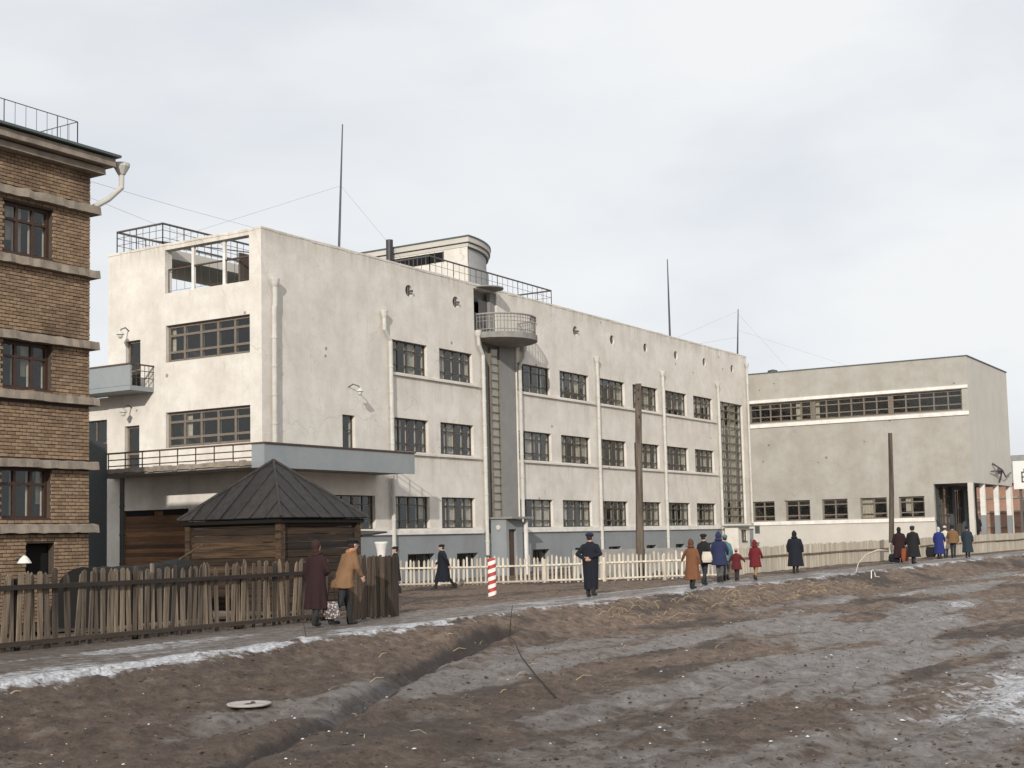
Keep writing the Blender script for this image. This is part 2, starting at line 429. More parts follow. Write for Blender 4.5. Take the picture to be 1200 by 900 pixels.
# ================================================================== MAIN BUILDING
Y0, X0, XE, ZT = 37.7, 41.35, 94.4, 14.8
main = thing('school_building', (X0, Y0, -.3), 'long three-storey cream plaster school with portholes, round balcony and roof terrace', 'school building')
rowz = [(2.2, 3.72), (5.85, 7.42), (9.57, 11.1)]
wx = [(50.2, 53.12), (54.15, 57.1), (61.5, 65.0), (66.1, 69.55), (70.8, 74.2), (75.3, 78.9), (79.85, 83.4), (84.5, 87.75)]
holes = [(a, b, c, d) for a, b in wx for c, d in rowz]
holes += [(45.9, 48.85, 2.2, 3.72), (46.55, 47.45, 5.0, 7.3), (89.0, 93.3, 2.3, 11.05), (58.05, 61.45, 1.9, 11.95), (57.35, 59.55, 12.3, 14.58)]
ports = [(x, 13.6, .29) for x in (51.7, 55.7, 63.25, 68.1, 72.7, 77.3, 81.9, 86.6, 91.6)]
b = MB(); wall(b, X0, XE, 1.9, ZT, FX(Y0), holes, ports, thick=.4)
# inner parapet face, back and far end of the block
wall(b, X0+.4, XE, 12.4, ZT, FX(Y0+.4), [(57.35, 59.55, 12.4, 14.58)], [], thick=.01)
b.quad((X0, Y0, ZT), (XE, Y0, ZT), (XE, Y0+.4, ZT), (X0, Y0+.4, ZT))
b.quad((X0, 46.87, -.3), (XE+10, 46.87, -.3), (XE+10, 46.87, 14.2), (X0, 46.87, 12.4))
b.quad((XE, Y0, 13), (XE, 46.87, 13), (XE, 46.87, 14.3), (XE, Y0, ZT))
b.build('facade_wall', M['plaster'], main)
lh = [(38.35, 43.25, 9.58, 11.2), (38.35, 43.25, 5.86, 7.4), (44.82, 45.75, 8.55, 10.75), (44.88, 45.8, 4.9, 6.96), (38.37, 43.3, 12.62, 14.55), (41.9, 45.95, -.1, 3.22)]
b = MB(); wall(b, Y0, 46.87, -.4, ZT, FL(X0), lh, thick=.4)
wall(b, Y0+.4, 46.87, 12.4, ZT, FL(X0+.4), [(38.37, 43.3, 12.62, 14.55)], [], thick=.01)
b.quad((X0, Y0+.4, ZT), (X0+.4, Y0+.4, ZT), (X0+.4, 46.87, ZT), (X0, 46.87, ZT))
b.quad((X0, 46.87, -.3), (X0, 46.87, ZT), (X0+.4, 46.87, ZT), (X0+.4, 46.87, -.3))
b.build('end_wall', M['plaster'], main)
b = MB()
for i in range(66): b.box(X0-.01+i*.804, X0-.01+(i+1)*.804-.004, Y0-.012-rnd.random()*.012, Y0+.41, ZT-.05-rnd.random()*.06, ZT+.02+rnd.random()*.02)
for i in range(11): b.box(X0-.012-rnd.random()*.01, X0+.41, Y0+.42+i*.8, Y0+.415+(i+1)*.8, ZT-.05-rnd.random()*.05, ZT+.02+rnd.random()*.02)
o = b.build('coping', M['plaster'], main)
b = MB(); b.box(X0+.4, 57, Y0+.4, 46.6, 12.2, 12.4); b.box(57, XE, Y0+.4, 46.8, 14.0, 14.2); b.build('roof', M['roofsheet'], main)
# rooms behind the openings
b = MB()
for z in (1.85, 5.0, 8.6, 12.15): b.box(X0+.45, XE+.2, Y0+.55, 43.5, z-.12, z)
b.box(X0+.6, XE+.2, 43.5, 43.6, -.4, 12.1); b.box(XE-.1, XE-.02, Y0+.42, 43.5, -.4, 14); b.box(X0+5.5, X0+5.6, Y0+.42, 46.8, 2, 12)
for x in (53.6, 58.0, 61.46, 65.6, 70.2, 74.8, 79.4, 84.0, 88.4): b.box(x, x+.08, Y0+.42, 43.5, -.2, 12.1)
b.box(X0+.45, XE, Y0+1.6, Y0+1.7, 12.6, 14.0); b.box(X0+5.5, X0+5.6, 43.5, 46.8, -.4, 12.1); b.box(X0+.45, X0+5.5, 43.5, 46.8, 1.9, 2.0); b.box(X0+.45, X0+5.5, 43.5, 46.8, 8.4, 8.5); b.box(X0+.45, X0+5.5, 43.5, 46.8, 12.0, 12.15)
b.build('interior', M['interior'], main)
# plinth
bw = [(51.2, 53.4, .2, 1.0), (55.3, 57.2, .2, .95), (62.6, 64.4, .3, 1.0), (67.3, 68.7, .3, 1.0), (71.4, 73.0, .3, 1.0), (76.5, 77.9, .3, 1.0), (80.8, 82.2, .3, 1.0), (85.6, 86.8, .3, 1.0), (90.3, 91.8, .3, 1.0)]
b = MB(); wall(b, X0, XE, -.5, 1.9, FX(Y0-.06), bw, thick=.5); b.build('plinth', M['basement'], main)
for a, c, z0, z1 in bw:
    window(main, (a, Y0-.06, z0), 0, c-a, z1-z0, 2, (1,), curtains=0, inner=False, depth=.3, name='basement_window')
# ledges under the windows
def ledge(x0, x1, z, p=.08, h=.1, mat='whiteband'):
    b = MB(); n = max(1, int((x1-x0)/2.5))
    for i in range(n): b.box(x0+(x1-x0)*i/n, x0+(x1-x0)*(i+1)/n-.008, Y0-p-.05, Y0, z-h, z, .004)
    return b.build('ledge', M[mat], main)
for z in (9.5, 5.78):
    for x0, x1 in ((50.1, 57.7), (61.55, 70.25), (70.55, 79.3), (79.6, 88.3)): ledge(x0, x1, z, .06, .09, 'plaster' if z > 9 else 'plaster')
ledge(45.0, 57.7, 2.14, .1, .22); ledge(61.55, 88.3, 2.18, .1, .24); ledge(88.7, 94.3, 2.22, .1, .3)
for i, (a, c) in enumerate(wx):
    for k, (z0, z1) in enumerate(rowz):
        window(main, (a, Y0, z0), 0, round(c-a, 2), round(z1-z0, 2), 4, (.25, .48, .27), 'frame', (.55, .75, .6)[2-k], panes=i < 5, bar=.055)
window(main, (45.9, Y0, 2.2), 0, 2.95, 1.52, 4, (.25, .48, .27), 'frame', .3)
window(main, (89.0, Y0, 2.3), 0, 4.3, 8.75, 4, (1/15,)*15, 'frame_light', .6, bar=.06, name='stair_window')
o = window(main, (46.55, Y0, 5.0), 0, .9, 2.3, 1, (.72, .28), 'frame', 0, inner=False, name='terrace_door')
for z0, z1, y1 in ((9.58, 11.2, 43.25), (5.86, 7.4, 43.25)):
    window(main, (X0, y1, z0), -math.pi/2, 4.9, round(z1-z0, 2), 5, (.27, .45, .28), 'frame_light', .25, bar=.12, double=False)
for z0, z1, y1 in ((8.55, 10.75, 45.75), (4.9, 6.96, 45.8)):
    window(main, (X0, y1, z0), -math.pi/2, .93, round(z1-z0, 2), 1, (.4, .6), 'frame_light', 0, bar=.1, inner=False, name='balcony_door')
# porthole spouts, then dark discs for the shaded hollows
for x in (51.7, 55.7, 63.25, 68.1):
    b = MB(); b.ring_tube([(x+.02, Y0+.2, 13.62), (x+.08, Y0-.16, 13.58)], .06, 8); b.ring_tube([(x-.02, Y0+.06, 13.35), (x-.02, Y0+.06, 13.85)], .025, 6)
    b.box(x-.28, x+.02, Y0+.1, Y0+.13, 13.35, 13.85); b.build('porthole_spout', M['iron'], main)
for x in (72.7, 77.3, 81.9, 86.6, 91.6):
    b = MB(); n = 20; b.poly([(x+.288*math.cos(2*math.pi*i/n), Y0+.1, 13.6+.288*math.sin(2*math.pi*i/n)) for i in range(n)]); b.build('porthole_shade_disc', M['iron'], main)  # dark disc added in place of the shade inside these portholes
# loggia frame on the roof
b = MB()
for y in (41.78, 39.95): b.box(X0+.15, X0+.27, y-.07, y+.07, 12.62, 14.55)
b.build('loggia_post', M['whiteband'], main)
railing([(X0+.2, 43.28, 12.75), (X0+.2, 38.4, 12.75)], .95, main, 'rust', 'loggia_railing', rows=(0, 1.0), step=.5, post=5, r=.012, top=.045)
# raised deck slab with grid railing behind the solid corner
b = MB(); b.box(X0+.42, 51.5, 43.5, 46.8, 14.3, 14.72); b.box(50.8, 51.2, 43.6, 44.0, 12.4, 14.3); b.box(46.6, 46.9, 43.55, 43.85, 12.4, 14.3); b.build('deck_slab', M['plaster_pale'], main)
railing([(51.4, 43.7, 14.9), (X0+.25, 43.7, 14.9), (X0+.25, 46.6, 14.9), (51.4, 46.6, 14.9)], .95, main, 'iron', 'deck_railing', rows=(0, .35, .7, 1.0), step=.42, post=1.7, r=.018, top=.05)
b = MB(); b.ring_tube([(51.4, 43.7, 15.85), (43.2, 46.55, 15.8)], .03, 6); b.build('brace_bar', M['iron'], main)
railing([(51.5, 46.5, 12.4), (57, 46.5, 12.4)], 1.0, main, 'iron', 'roof_railing', rows=(0, .5, 1.0), step=.5)
b = MB(); b.box(52.5, 56.9, 40.2, 44, 12.4, 13.6); b.poly([(52.3, 40, 13.6), (57, 40, 14.3), (57, 44.2, 14.3), (52.3, 44.2, 13.6)]); b.build('roof_hatch', M['slab'], main)

# downpipes
PYp = Y0-.17
downpipe(main, [(42.0, PYp, 12.35), (42.0, PYp, 11.6), (41.95, PYp, 11.4), (41.92, PYp, 4.95)], .11)
downpipe(main, [(49.5, PYp, 12.0), (49.5, PYp, 11.45), (49.95, PYp, 10.95), (50.0, PYp, 5.0)], .1)
downpipe(main, [(49.98, PYp, 4.65), (50.0, PYp, 3.8), (50.0, PYp, .9)], .1, False)
downpipe(main, [(57.45, PYp, 12.0), (57.5, PYp, 11.6), (57.88, PYp, 11.1), (57.93, PYp, .8)], .1)
downpipe(main, [(61.95, PYp, 11.7), (61.9, PYp, 11.3), (61.5, PYp, 10.9), (61.5, PYp, 2.5)], .1)
for x in (70.4, 79.45, 88.5): downpipe(main, [(x-.05, PYp, 11.95), (x-.03, PYp, 11.3), (x, PYp, 11.1), (x, PYp, .7)], .1)
downpipe(main, [(94.05, PYp, 13.9), (94.05, PYp, 2.3)], .08)
downpipe(main, [(39.5, 43.9, 4.55), (39.5, 43.9, -.3)], .1, False, 'pipe_dark')

# stair bay below the round balcony
b = MB()
b.quad((58.05, Y0+.28, -.3), (61.5, Y0+.28, -.3), (61.5, Y0+.28, 11.98), (58.05, Y0+.28, 11.98))
b.box(59.88, 61.44, Y0+.08, Y0+.5, -.3, 11.95); b.build('stair_bay', M['bay'], main)
b = MB(); n = 21; z0 = 2.75; dz = 8.9/n
for i in range(n+1): b.box(59.08, 59.86, Y0+.12, Y0+.2, z0+i*dz-.02, z0+i*dz+.02)
b.box(59.03, 59.08, Y0+.11, Y0+.27, z0-.1, z0+8.95); b.box(59.85, 59.88, Y0+.09, Y0+.22, z0-.1, z0+8.95)
fr = b.build('strip_window', M['frame_light'], main)
pm = MB(); pm.box(0, .76, 0, .006, 0, dz-.07); pm = pm.mesh('pane', M['glass'])
for i in range(n): link('pane', pm, fr, (59.09-X0, .15, z0+i*dz+.035+.3))
b = MB(); b.box(59.08, 59.85, Y0+.2, Y0+.21, z0, z0+8.9); b.build('blind', M['curtain'], fr)
# round balcony
cx, rr = 59.6, 2.1
b = MB(); n = 28
b.lathe((cx, Y0, 0), [(0.0, 11.78), (1.2, 11.8), (rr-.12, 11.93), (rr, 11.97), (rr, 12.27), (0, 12.27)], n, math.pi, 2*math.pi)
bal = b.build('round_balcony', M['slab'], main)
arc = lambda r, z, a0=math.pi, a1=2*math.pi, n=28: [(cx+r*math.cos(a0+(a1-a0)*i/n), Y0+r*math.sin(a0+(a1-a0)*i/n), z) for i in range(n+1)]
b = MB(); b.ring_tube(arc(2.02, 13.22), .05, 8); b.ring_tube(arc(2.0, 12.42), .025, 6); b.ring_tube(arc(2.0, 12.85), .018, 6); b.ring_tube(arc(2.0, 13.05), .018, 6)
for i, p in enumerate(arc(2.0, 12.27, n=34)): b.box(p[0]-.014, p[0]+.014, p[1]-.014, p[1]+.014, 12.27, 13.2)
me = b.mesh('balcony_railing', M['iron_light'], tuple(world_loc(main))); link('balcony_railing', me, bal)
b = MB(); b.lathe((58.5, Y0, 0), [(0, 14.66), (.95, 14.66), (.95, 14.72), (0, 14.74)], 20, math.pi, 2*math.pi); b.build('door_canopy', M['bay'], main)
b = MB(); b.box(57.36, 59.0, Y0+.32, Y0+.38, 12.3, 13.4); b.box(58.3, 59.0, Y0+.26, Y0+.33, 12.3, 14.1); b.build('glazed_door', M['iron'], main)
b = MB(); b.box(57.36, 59.54, Y0+.9, Y0+1.0, 12.3, 14.6); b.build('doorway_dark_sheet', M['black'], main)  # black sheet standing in for the unlit depth behind the doorway
b = MB(); b.box(59.05, 59.5, Y0+.1, Y0+.3, 12.3, 14.57); b.build('door_jamb', M['bay'], main)
# small porch
porch_z = -.4
b = MB(); wall(b, 58.5, 60.1, porch_z, 2.62, FX(36.74), [(58.75, 59.5, porch_z, 2.1)], thick=.25)
b.quad((58.5, Y0, porch_z), (58.5, Y0, 2.62), (58.5, 36.74, 2.62), (58.5, 36.74, porch_z)); b.quad((60.1, Y0, porch_z), (60.1, 36.74, porch_z), (60.1, 36.74, 2.62), (60.1, Y0, 2.62))
po = b.build('porch', M['basement'], main)
for nm, mt, bx in (('porch_roof', 'slab', (58.4, 60.55, 36.3, Y0, 2.64, 2.74)), ('porch_door', 'door', (58.75, 59.5, 36.9, 36.95, porch_z, 2.08)), ('porch_post', 'whiteband', (60.12, 60.26, 36.5, 36.66, porch_z, 2.63))):
    b = MB(); b.box(*bx, .006); link(nm, b.mesh(nm, M[mt], tuple(world_loc(main))), po)
b = MB(); b.lathe((0, 0, 0), [(0, 0), (.13, .01), (.13, .06), (0, .08)], 16); me = b.mesh('porch_lamp', M['pipe']); o = link('porch_lamp', me, po, (58.5-X0, 37.2-Y0, 2.2+.3)); o.rotation_euler = (0, -math.pi/2, 0)
# wall lamps on brackets
def wall_lamp(p, d):
    p = Vector(p); d = Vector(d); b = MB()
    b.ring_tube([p, p+d*.25+Vector((0, 0, .12)), p+d*.55, p+d*.6+Vector((0, 0, -.12))], .028, 8)
    br = b.build('wall_lamp', M['iron'], main)
    q = p+d*.6+Vector((0, 0, -.12)); b = MB(); b.lathe(q, [(.03, .05), (.07, .02), (.16, -.08), (.17, -.12)], 14); b.ell(q+Vector((0, 0, -.18)), (.11, .11, .12), 12, 8)
    link('lamp_globe', b.mesh('lamp_globe', M['pipe'], tuple(world_loc(main)), True), br)
wall_lamp((X0, 45.55, 11.2), (-1, -.2, 0)); wall_lamp((X0, 45.35, 7.75), (-1, -.2, 0)); wall_lamp((47.0, Y0, 8.55), (.1, -1, 0))

# side balcony over the annex
b = MB(); b.box(40.0, X0, 43.98, 52, 8.35, 8.55); b.box(40.0, 40.1, 43.98, 52, 8.56, 9.45); sb = b.build('side_balcony', M['parapet'], main)
b = MB(); b.box(39.97, 40.13, 43.95, 52, 9.45, 9.52); b.box(40.13, X0, 43.95, 44.03, 9.45, 9.51); b.box(40.05, X0, 43.97, 44.01, 9.2, 9.23); b.box(40.05, X0, 43.97, 44.01, 8.9, 8.93)
for i in range(6): b.box(40.1+.24*i, 40.12+.24*i, 43.98, 44.0, 8.55, 9.45)
link('balcony_railing', b.mesh('balcony_railing', M['rust'], tuple(world_loc(main))), sb)
# terrace wrapping the corner
b = MB(); b.box(39.27, 49.05, 35.7, Y0-.07, 4.66, 4.9); b.box(39.27, X0-.01, Y0-.06, 46.5, 4.66, 4.9, .0)
te = b.build('terrace', M['slab'], main); ml = tuple(world_loc(main))
b = MB(); b.box(39.22, 49.1, 35.64, 35.7, 4.62, 5.55, 0); b.box(39.2, 39.26, 35.66, 36.3, 4.62, 5.55); link('terrace_parapet', b.mesh('terrace_parapet', M['parapet'], ml), te)
b = MB(); b.box(39.15, 49.15, 35.58, 35.76, 5.552, 5.61); b.box(39.15, 39.33, 35.77, 44.5, 5.552, 5.61)
for z in (4.95, 5.25, 5.5): b.box(49.05, 49.08, 35.72, Y0, z, z+.03)
for i in range(5): b.box(49.05, 49.08, 35.8+i*.42, 35.83+i*.42, 4.9, 5.5)
for z in (5.02, 5.28): b.box(39.24, 39.29, 36.3, 44.5, z, z+.045)
for i in range(9): b.box(39.24, 39.28, 36.3+i*1.02, 36.33+i*1.02, 4.9, 5.55)
link('terrace_railing', b.mesh('terrace_railing', M['rust'], ml), te)
b = MB()
for i in range(24):
    y = 36.3+i*.34; b.box(39.2, 39.27, y, y+.345, 4.74+rnd.uniform(-.04, .02), 4.93+rnd.uniform(-.03, .02), .008)
link('broken_edge', b.mesh('broken_edge', M['concrete'], ml), te)
# gates under the terrace: every board a part
gm = MB(); gm.box(X0+.12, X0+.16, 41.95, 45.9, 0, .172); gm = gm.mesh('board', M['gate_y'], ml)
gp = MB(); gp.box(X0+.16, X0+.2, 41.9, 45.95, -.1, 3.2); gp = gp.build('gate', M['door'], main)
for i in range(17): link('board', gm, gp, (0, 0, -.0+i*.178+.3))
for a, c in ((42.1, 43.5), (44.1, 45.8)):
    b = MB(); b.box(X0+.08, X0+.15, a, c, 2.98, 3.19); link('transom_light', b.mesh('transom_light', M['black'], ml), gp)
# low annex beyond the end wall and its dark fin wall
an = thing('annex', (X0, 47, -.3), 'low cream annex with slate grey fin wall squeezed between the brick house and the school', 'annex')
b = MB(); wall(b, 46.9, 53, -.4, 8.34, FL(X0+.05), [(47.0, 50.4, 5.88, 7.35)], thick=.3); b.quad((X0+.05, 46.9, 8.34), (X0+.05, 53, 8.34), (X0+6, 53, 8.34), (X0+6, 46.9, 8.34)); b.build('wall', M['plaster'], an)
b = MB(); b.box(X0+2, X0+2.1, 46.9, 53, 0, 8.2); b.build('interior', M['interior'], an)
window(an, (X0+.05, 50.4, 5.88), -math.pi/2, 3.4, 1.47, 4, (.3, .7), 'frame_light', .1, inner=False)
b = MB(); b.box(33.5, 39.18, 44.46, 44.8, -.4, 6.0); b.poly([(33.5, 44.46, 6.0), (39.18, 44.46, 6.0), (38.6, 44.46, 6.12), (33.5, 44.46, 6.25)]); b.build('fin_wall', M['dark_plaster'], an)

# penthouse
pa, pb_, zt = 60.38, 40.0, 18.2
def pent(mb, off, z0, z1, n=24):
    r = 7+off; pts = [(pa-off, 47.6), (pa-off, pb_-off)] + [(pa+r*math.sin(t*math.pi/2/n), 47-r*math.cos(t*math.pi/2/n)) for t in range(0, n+1)] + [(pa+r, 47.6)]
    for (x0, y0), (x1, y1) in zip(pts[:-1], pts[1:]): mb.quad((x0, y0, z0), (x1, y1, z0), (x1, y1, z1), (x0, y0, z1))
    mb.poly([(x, y, z1) for x, y in pts]); mb.poly([(x, y, z0) for x, y in reversed(pts)])
b = MB(); pent(b, -.12, 14.0, 17.55)
b2 = MB(); pent(b2, 0, 14.0, 16.7); ph = b.build('penthouse', M['drum'], main)
link('drum_wall', b2.mesh('drum_wall', M['drum'], ml), ph)
b = MB(); b.box(pa-.025, pa-.003, pb_+.02, 47.6, 14.2, 17.58); link('flat_wall', b.mesh('flat_wall', M['plaster'], ml), ph)
b = MB(); pent(b, .02, 17.6, 17.78); pent(b, .12, 17.84, 18.12); link('cornice', b.mesh('cornice', M['plaster_pale'], ml), ph)
b = MB(); pent(b, -.05, 17.55, 17.6); pent(b, -.03, 17.78, 17.84); pent(b, .16, 18.12, 18.2); link('flashing', b.mesh('flashing', M['roofsheet'], ml), ph)
b = MB(); b.box(pa-.05, pa+.05, 41.6, 46.3, 16.95, 17.5); so2 = link('window_strip', b.mesh('window_strip', M['black'], ml), ph)
b = MB()
for i in range(9): b.box(pa-.08, pa-.04, 41.58+i*.585, 41.63+i*.585, 16.93, 17.52)
link('mullion', b.mesh('mullion', M['iron'], ml), so2)
b = MB(); b.ring_tube([(pa-.45, 45.0, 14.2), (pa-.45, 45.0, 18.55)], .2, 12); b.build('flue_pipe', M['pipe_dark'], main)
b = MB(); b.box(58, 66, 38.2, 40, 14.2, 14.7); b.build('roof_kerb', M['slab'], main)
railing([(53.9, 41.0, 14.9), (53.9, 38.0, 14.9), (65.9, 38.0, 14.9), (65.9, 41.2, 14.9)], .8, main, 'iron', 'roof_railing', rows=(0, .5, 1.0), step=.52, post=2.1, r=.016, top=.045)

# ================================================================== ASSEMBLY HALL
hall = thing('assembly_hall', (XE, 21.66, 0), 'blank grey cement hall wing with long ribbon window and a columned corner porch', 'hall building')
hl = tuple(world_loc(hall)); HZ = 13.4; YW = 21.66
hw = [(35.9, 37.6), (33.2, 35.05), (30.42, 32.3), (27.6, 29.5), (24.98, 26.75)]
b = MB(); wall(b, YW, Y0, -.3, 2.2, FL(XE), [(YW, 24.3, .9, 2.2)], thick=.35); b.build('lower_wall', M['plaster_pale'], hall)
b = MB(); wall(b, YW, Y0, 2.2, HZ, FL(XE), [(a, c, 2.42, 3.9) for a, c in hw]+[(22.1, 37.62, 9.7, 11.15), (YW, 24.3, 2.2, 4.7)], thick=.35)
b.build('side_wall', M['plaster_grey'], hall)
b = MB(); wall(b, XE, 107, .0, HZ, FX(YW), [(XE, 107, .9, 4.7)], thick=.35)
b.quad((107, 24.3, 0), (107, Y0, 0), (107, Y0, HZ), (107, 24.3, HZ)); b.quad((107, YW, 4.7), (107, 24.3, 4.7), (107, 24.3, HZ), (107, YW, HZ)); b.quad((XE, YW, HZ-.1), (107, YW, HZ-.1), (107, Y0, HZ-.1), (XE, Y0, HZ-.1)); b.build('street_wall', M['plaster_pale'], hall)
b = MB(); b.box(XE-.06, 107.06, YW-.06, YW+.3, HZ+.002, HZ+.07); b.box(XE-.06, XE+.3, YW+.3, Y0-.02, HZ+.002, HZ+.07)
b.build('roof_edge', M['roofsheet'], hall)
for z0, z1 in ((11.2, 11.42), (9.36, 9.62)):
    b = MB(); b.box(XE-.1, XE, YW-.0, Y0-.03, z0, z1, .004); b.build('white_band', M['whiteband'], hall)
b = MB(); b.box(XE-.09, XE, 24.32, Y0-.1, 2.14, 2.4, .004); b.build('white_band', M['whiteband'], hall)
b = MB(); b.box(XE+2.5, XE+2.6, 24.4, Y0, 0, 13); b.box(XE+.4, XE+2.5, 24.4, Y0, 8.9, 9); b.box(XE+.4, XE+2.5, 24.4, Y0, 4.8, 4.9)
b.box(XE+.4, 106.9, YW+.4, 24.4, 8.9, 9); b.box(XE+3, XE+3.1, YW+.4, 24.4, 9, 13); b.box(XE+.36, XE+2.6, 37.66, 37.69, 0, 13); b.build('interior', M['interior'], hall)
for a, c in hw: window(hall, (XE, c, 2.42), -math.pi/2, round(c-a, 2), 1.48, 2, (.25, .5, .25), 'frame_light', .4, bar=.09, double=False)
for a, c, k in ((32.84, 37.6, 6), (27.14, 32.66, 6), (22.1, 26.96, 5)):
    window(hall, (XE, c, 9.72), -math.pi/2, round(c-a, 2), 1.41, k, (.3, .42, .28), 'frame_light', .15, bar=.09, double=False, name='ribbon_window')
b = MB(); b.box(XE+.2, XE+.3, 32.66, 32.84, 9.7, 11.15); b.box(XE+.2, XE+.3, 26.96, 27.14, 9.7, 11.15); b.build('window_pier', M['frame_light'], hall)
# corner porch
b = MB(); b.box(XE+.0, 107, YW+.0, 24.3, .6, .9); b.box(XE+.3, 107, YW+.2, YW+.4, -.2, .6); b.box(XE+.02, 106.98, YW+.02, 24.3, 4.72, 4.9); b.build('porch_floor', M['slab'], hall)
b = MB(); wall(b, XE+.35, 107, .9, 4.7, FX(24.3), [(95.6, 99.4, 1.9, 4.6), (100.2, 102.8, .9, 4.5), (103.8, 106.6, 1.9, 4.6)], thick=.25); b.build('porch_wall', M['dark_plaster'], hall)
window(hall, (95.6, 24.3, 1.9), 0, 3.8, 2.7, 4, (.25, .25, .25, .25), 'frame', 1.0, bar=.08, name='porch_window')
window(hall, (103.8, 24.3, 1.9), 0, 2.8, 2.7, 3, (.25, .25, .25, .25), 'frame', .5, bar=.08, name='porch_window')
window(hall, (100.2, 24.3, .9), 0, 2.6, 3.6, 4, (.6, .4), 'frame', .2, bar=.1, inner=False, name='entrance_door')
for x in (94.2+.4, 98.1, 102.4, 106.6):
    b = MB(); b.box(x-.16, x+.16, YW+.05, YW+.37, 2.5, 4.7); b2 = MB(); b2.box(x-.17, x+.17, YW+.04, YW+.38, .3, 2.5)
    c = b.build('column', M['whiteband'], hall); link('column_base', b2.mesh('column_base', M['basement'], hl), c)
b = MB(); b.ring_tube([(99.5, YW-.15, 5.6), (101.5, YW-.5, 5.75), (103.5, YW-.3, 5.3), (105.8, YW-.2, 5.7)], .05, 6); b.ring_tube([(100.5, YW-.05, 6.2), (101.5, YW-.5, 5.75), (102.2, YW-.1, 4.9)], .07, 6); b.ell((101.4, YW-.3, 5.7), (.5, .12, .25), 8, 6)
b.build('broken_bracket', M['iron'], hall)
b = MB(); b.lathe((101.4, 38.3, 13.2), [(.35, 0), (.35, .9), (.42, 1.0), (.38, 1.25), (0, 1.35)], 14); b.build('roof_vent', M['pipe_dark'], hall)

# ================================================================== BRICK HOUSE
BX, BY = 21.9, 25.49
br = thing('brick_house', (BX, BY, 0), 'yellow-brown brick apartment house with ragged concrete bands at the left', 'brick building'); bl = tuple(world_loc(br))
bh = [(a, c, z0, z1) for a, c in ((19.45, 20.8), (15.3, 16.65), (12.0, 13.35)) for z0, z1 in ((8.42, 9.6), (5.32, 6.4), (2.36, 3.52))]+[(20.12, 20.92, 1.1, 1.8)]
b = MB(); wall(b, 8, BX-.01, -.2, 10.8, FX(BY+.012), bh, thick=.2)
b.quad((BX-.01, BY, -.2), (BX-.01, 41, -.2), (BX-.01, 41, 11.2), (BX-.01, BY, 11.2)); b.quad((8, 41, 0), (8, BY, 0), (8, BY, 11.2), (8, 41, 11.2)); b.quad((BX, 41, 0), (8, 41, 0), (8, 41, 12.6), (BX, 41, 12.6))
b.build('mortar_wall', M['mortar'], br)
bands = [(9.72, 9.96), (8.15, 8.38), (6.41, 6.64), (5.06, 5.28), (3.52, 3.74), (2.03, 2.26)]
bp, far_b = [], []
ch, bln = .083, .2
for r in range(0, 130):
    z = .02+r*ch
    if z+ch > 10.78: break
    if any(z0-.03 < z+ch/2 < z1-.02 for z0, z1 in bands): continue
    x = BX-(r % 2)*bln/2
    first = (r % 2)
    while x > 12:
        L = bln if not first else bln
        xa, xb = x-bln+.016, x
        x -= bln
        segs = [(xa, xb)]
        for a, c, z0, z1 in bh:
            if z0-.02 < z+ch/2 < z1+.02:
                ns = []
                for p, q in segs:
                    if q <= a or p >= c: ns.append((p, q))
                    else:
                        if p < a-.04: ns.append((p, a))
                        if q > c+.04: ns.append((c, q))
                segs = ns
        for p, q in segs:
            d = math.hypot((p+q)/2-0, BY)+abs(z-1.7)*.3
            (bp if (abs(q-p-(bln-.016)) < .001 and p > 19.25 and z > 1.35) else far_b).append((p, q, z, d))
    if r % 2:
        far_b.append((BX-bln/2+.016, BX, z, 99))
bp.sort(key=lambda t: t[3]); far_b += bp[300:]; bp = bp[:300]
vm = []
for i in range(8):
    b = MB(); b.box(.0, bln-.016, -.014+rnd.uniform(-.006, .006), .02, 0, ch-.018, .003); vm.append(b.mesh('brick', M['brick'], tone=[rnd.random()]*8))
for p, q, z, d in bp: link('brick', rnd.choice(vm), br, (p-BX, 0, z))
b = MB(); tone = []
for p, q, z, d in far_b:
    o_ = rnd.uniform(-.006, .006); b.box(p, q, BY-.014+o_, BY+.02, z, z+ch-.018, .003); tone += [rnd.random()]*8
o = b.build('brickwork', M['brick'], br, tone=tone); o['kind'] = 'stuff'
def ragged(x0, x1, y0, y1, z0, z1, st=.16, j=.022):
    b = MB(); n = int((x1-x0)/st); pr = None; i0 = 0
    for i in range(n+1):
        x = x0+(x1-x0)*i/n; a, c, d = rnd.uniform(-j, j), rnd.uniform(-j, j), rnd.uniform(-j, j)
        ring = [(x, y0+a, z0+c*.5), (x, y1, z0), (x, y1, z1), (x, (y0+y1)/2+.03, z1+d*.5), (x, y0+.03+a, z1-.02+c)]
        k = len(b.v); b.v += ring
        if i:
            for q in range(5): b.f.append((k-5+q, k-5+(q+1) % 5, k+(q+1) % 5, k+q))
        if i in (0, n): b.f.append((k, k+1, k+2, k+3, k+4) if i else (k+4, k+3, k+2, k+1, k))
    return b
for z0, z1 in bands: ragged(9, BX+.19, BY-.18, BY+.2, z0, z1-.02).build('concrete_band', M['concrete'], br)
b = ragged(9, BX+.25, BY-.28, BY+.3, 10.72, 10.9, .3, .008); b.build('cornice', M['concrete'], br)
b = ragged(9, BX+.42, BY-.45, BY+.3, 10.92, 11.14, .3, .008); b.build('cornice', M['concrete'], br)
b = MB(); b.box(8, BX+.5, BY-.55, 35, 11.15, 11.21); b.box(8, BX+.3, 35, 41.2, 11.22, 12.7); b.build('roof', M['roofsheet'], br)  # raised rear block is unseen, added to shade the school's end wall
for a, c, z0, z1 in bh[:-1]:
    window(br, (a, BY, z0), 0, round(c-a, 2), round(z1-z0, 2), 3, (.68, .32), 'frame_brick', .5, bar=.07, depth=.14, panes=a > 18)
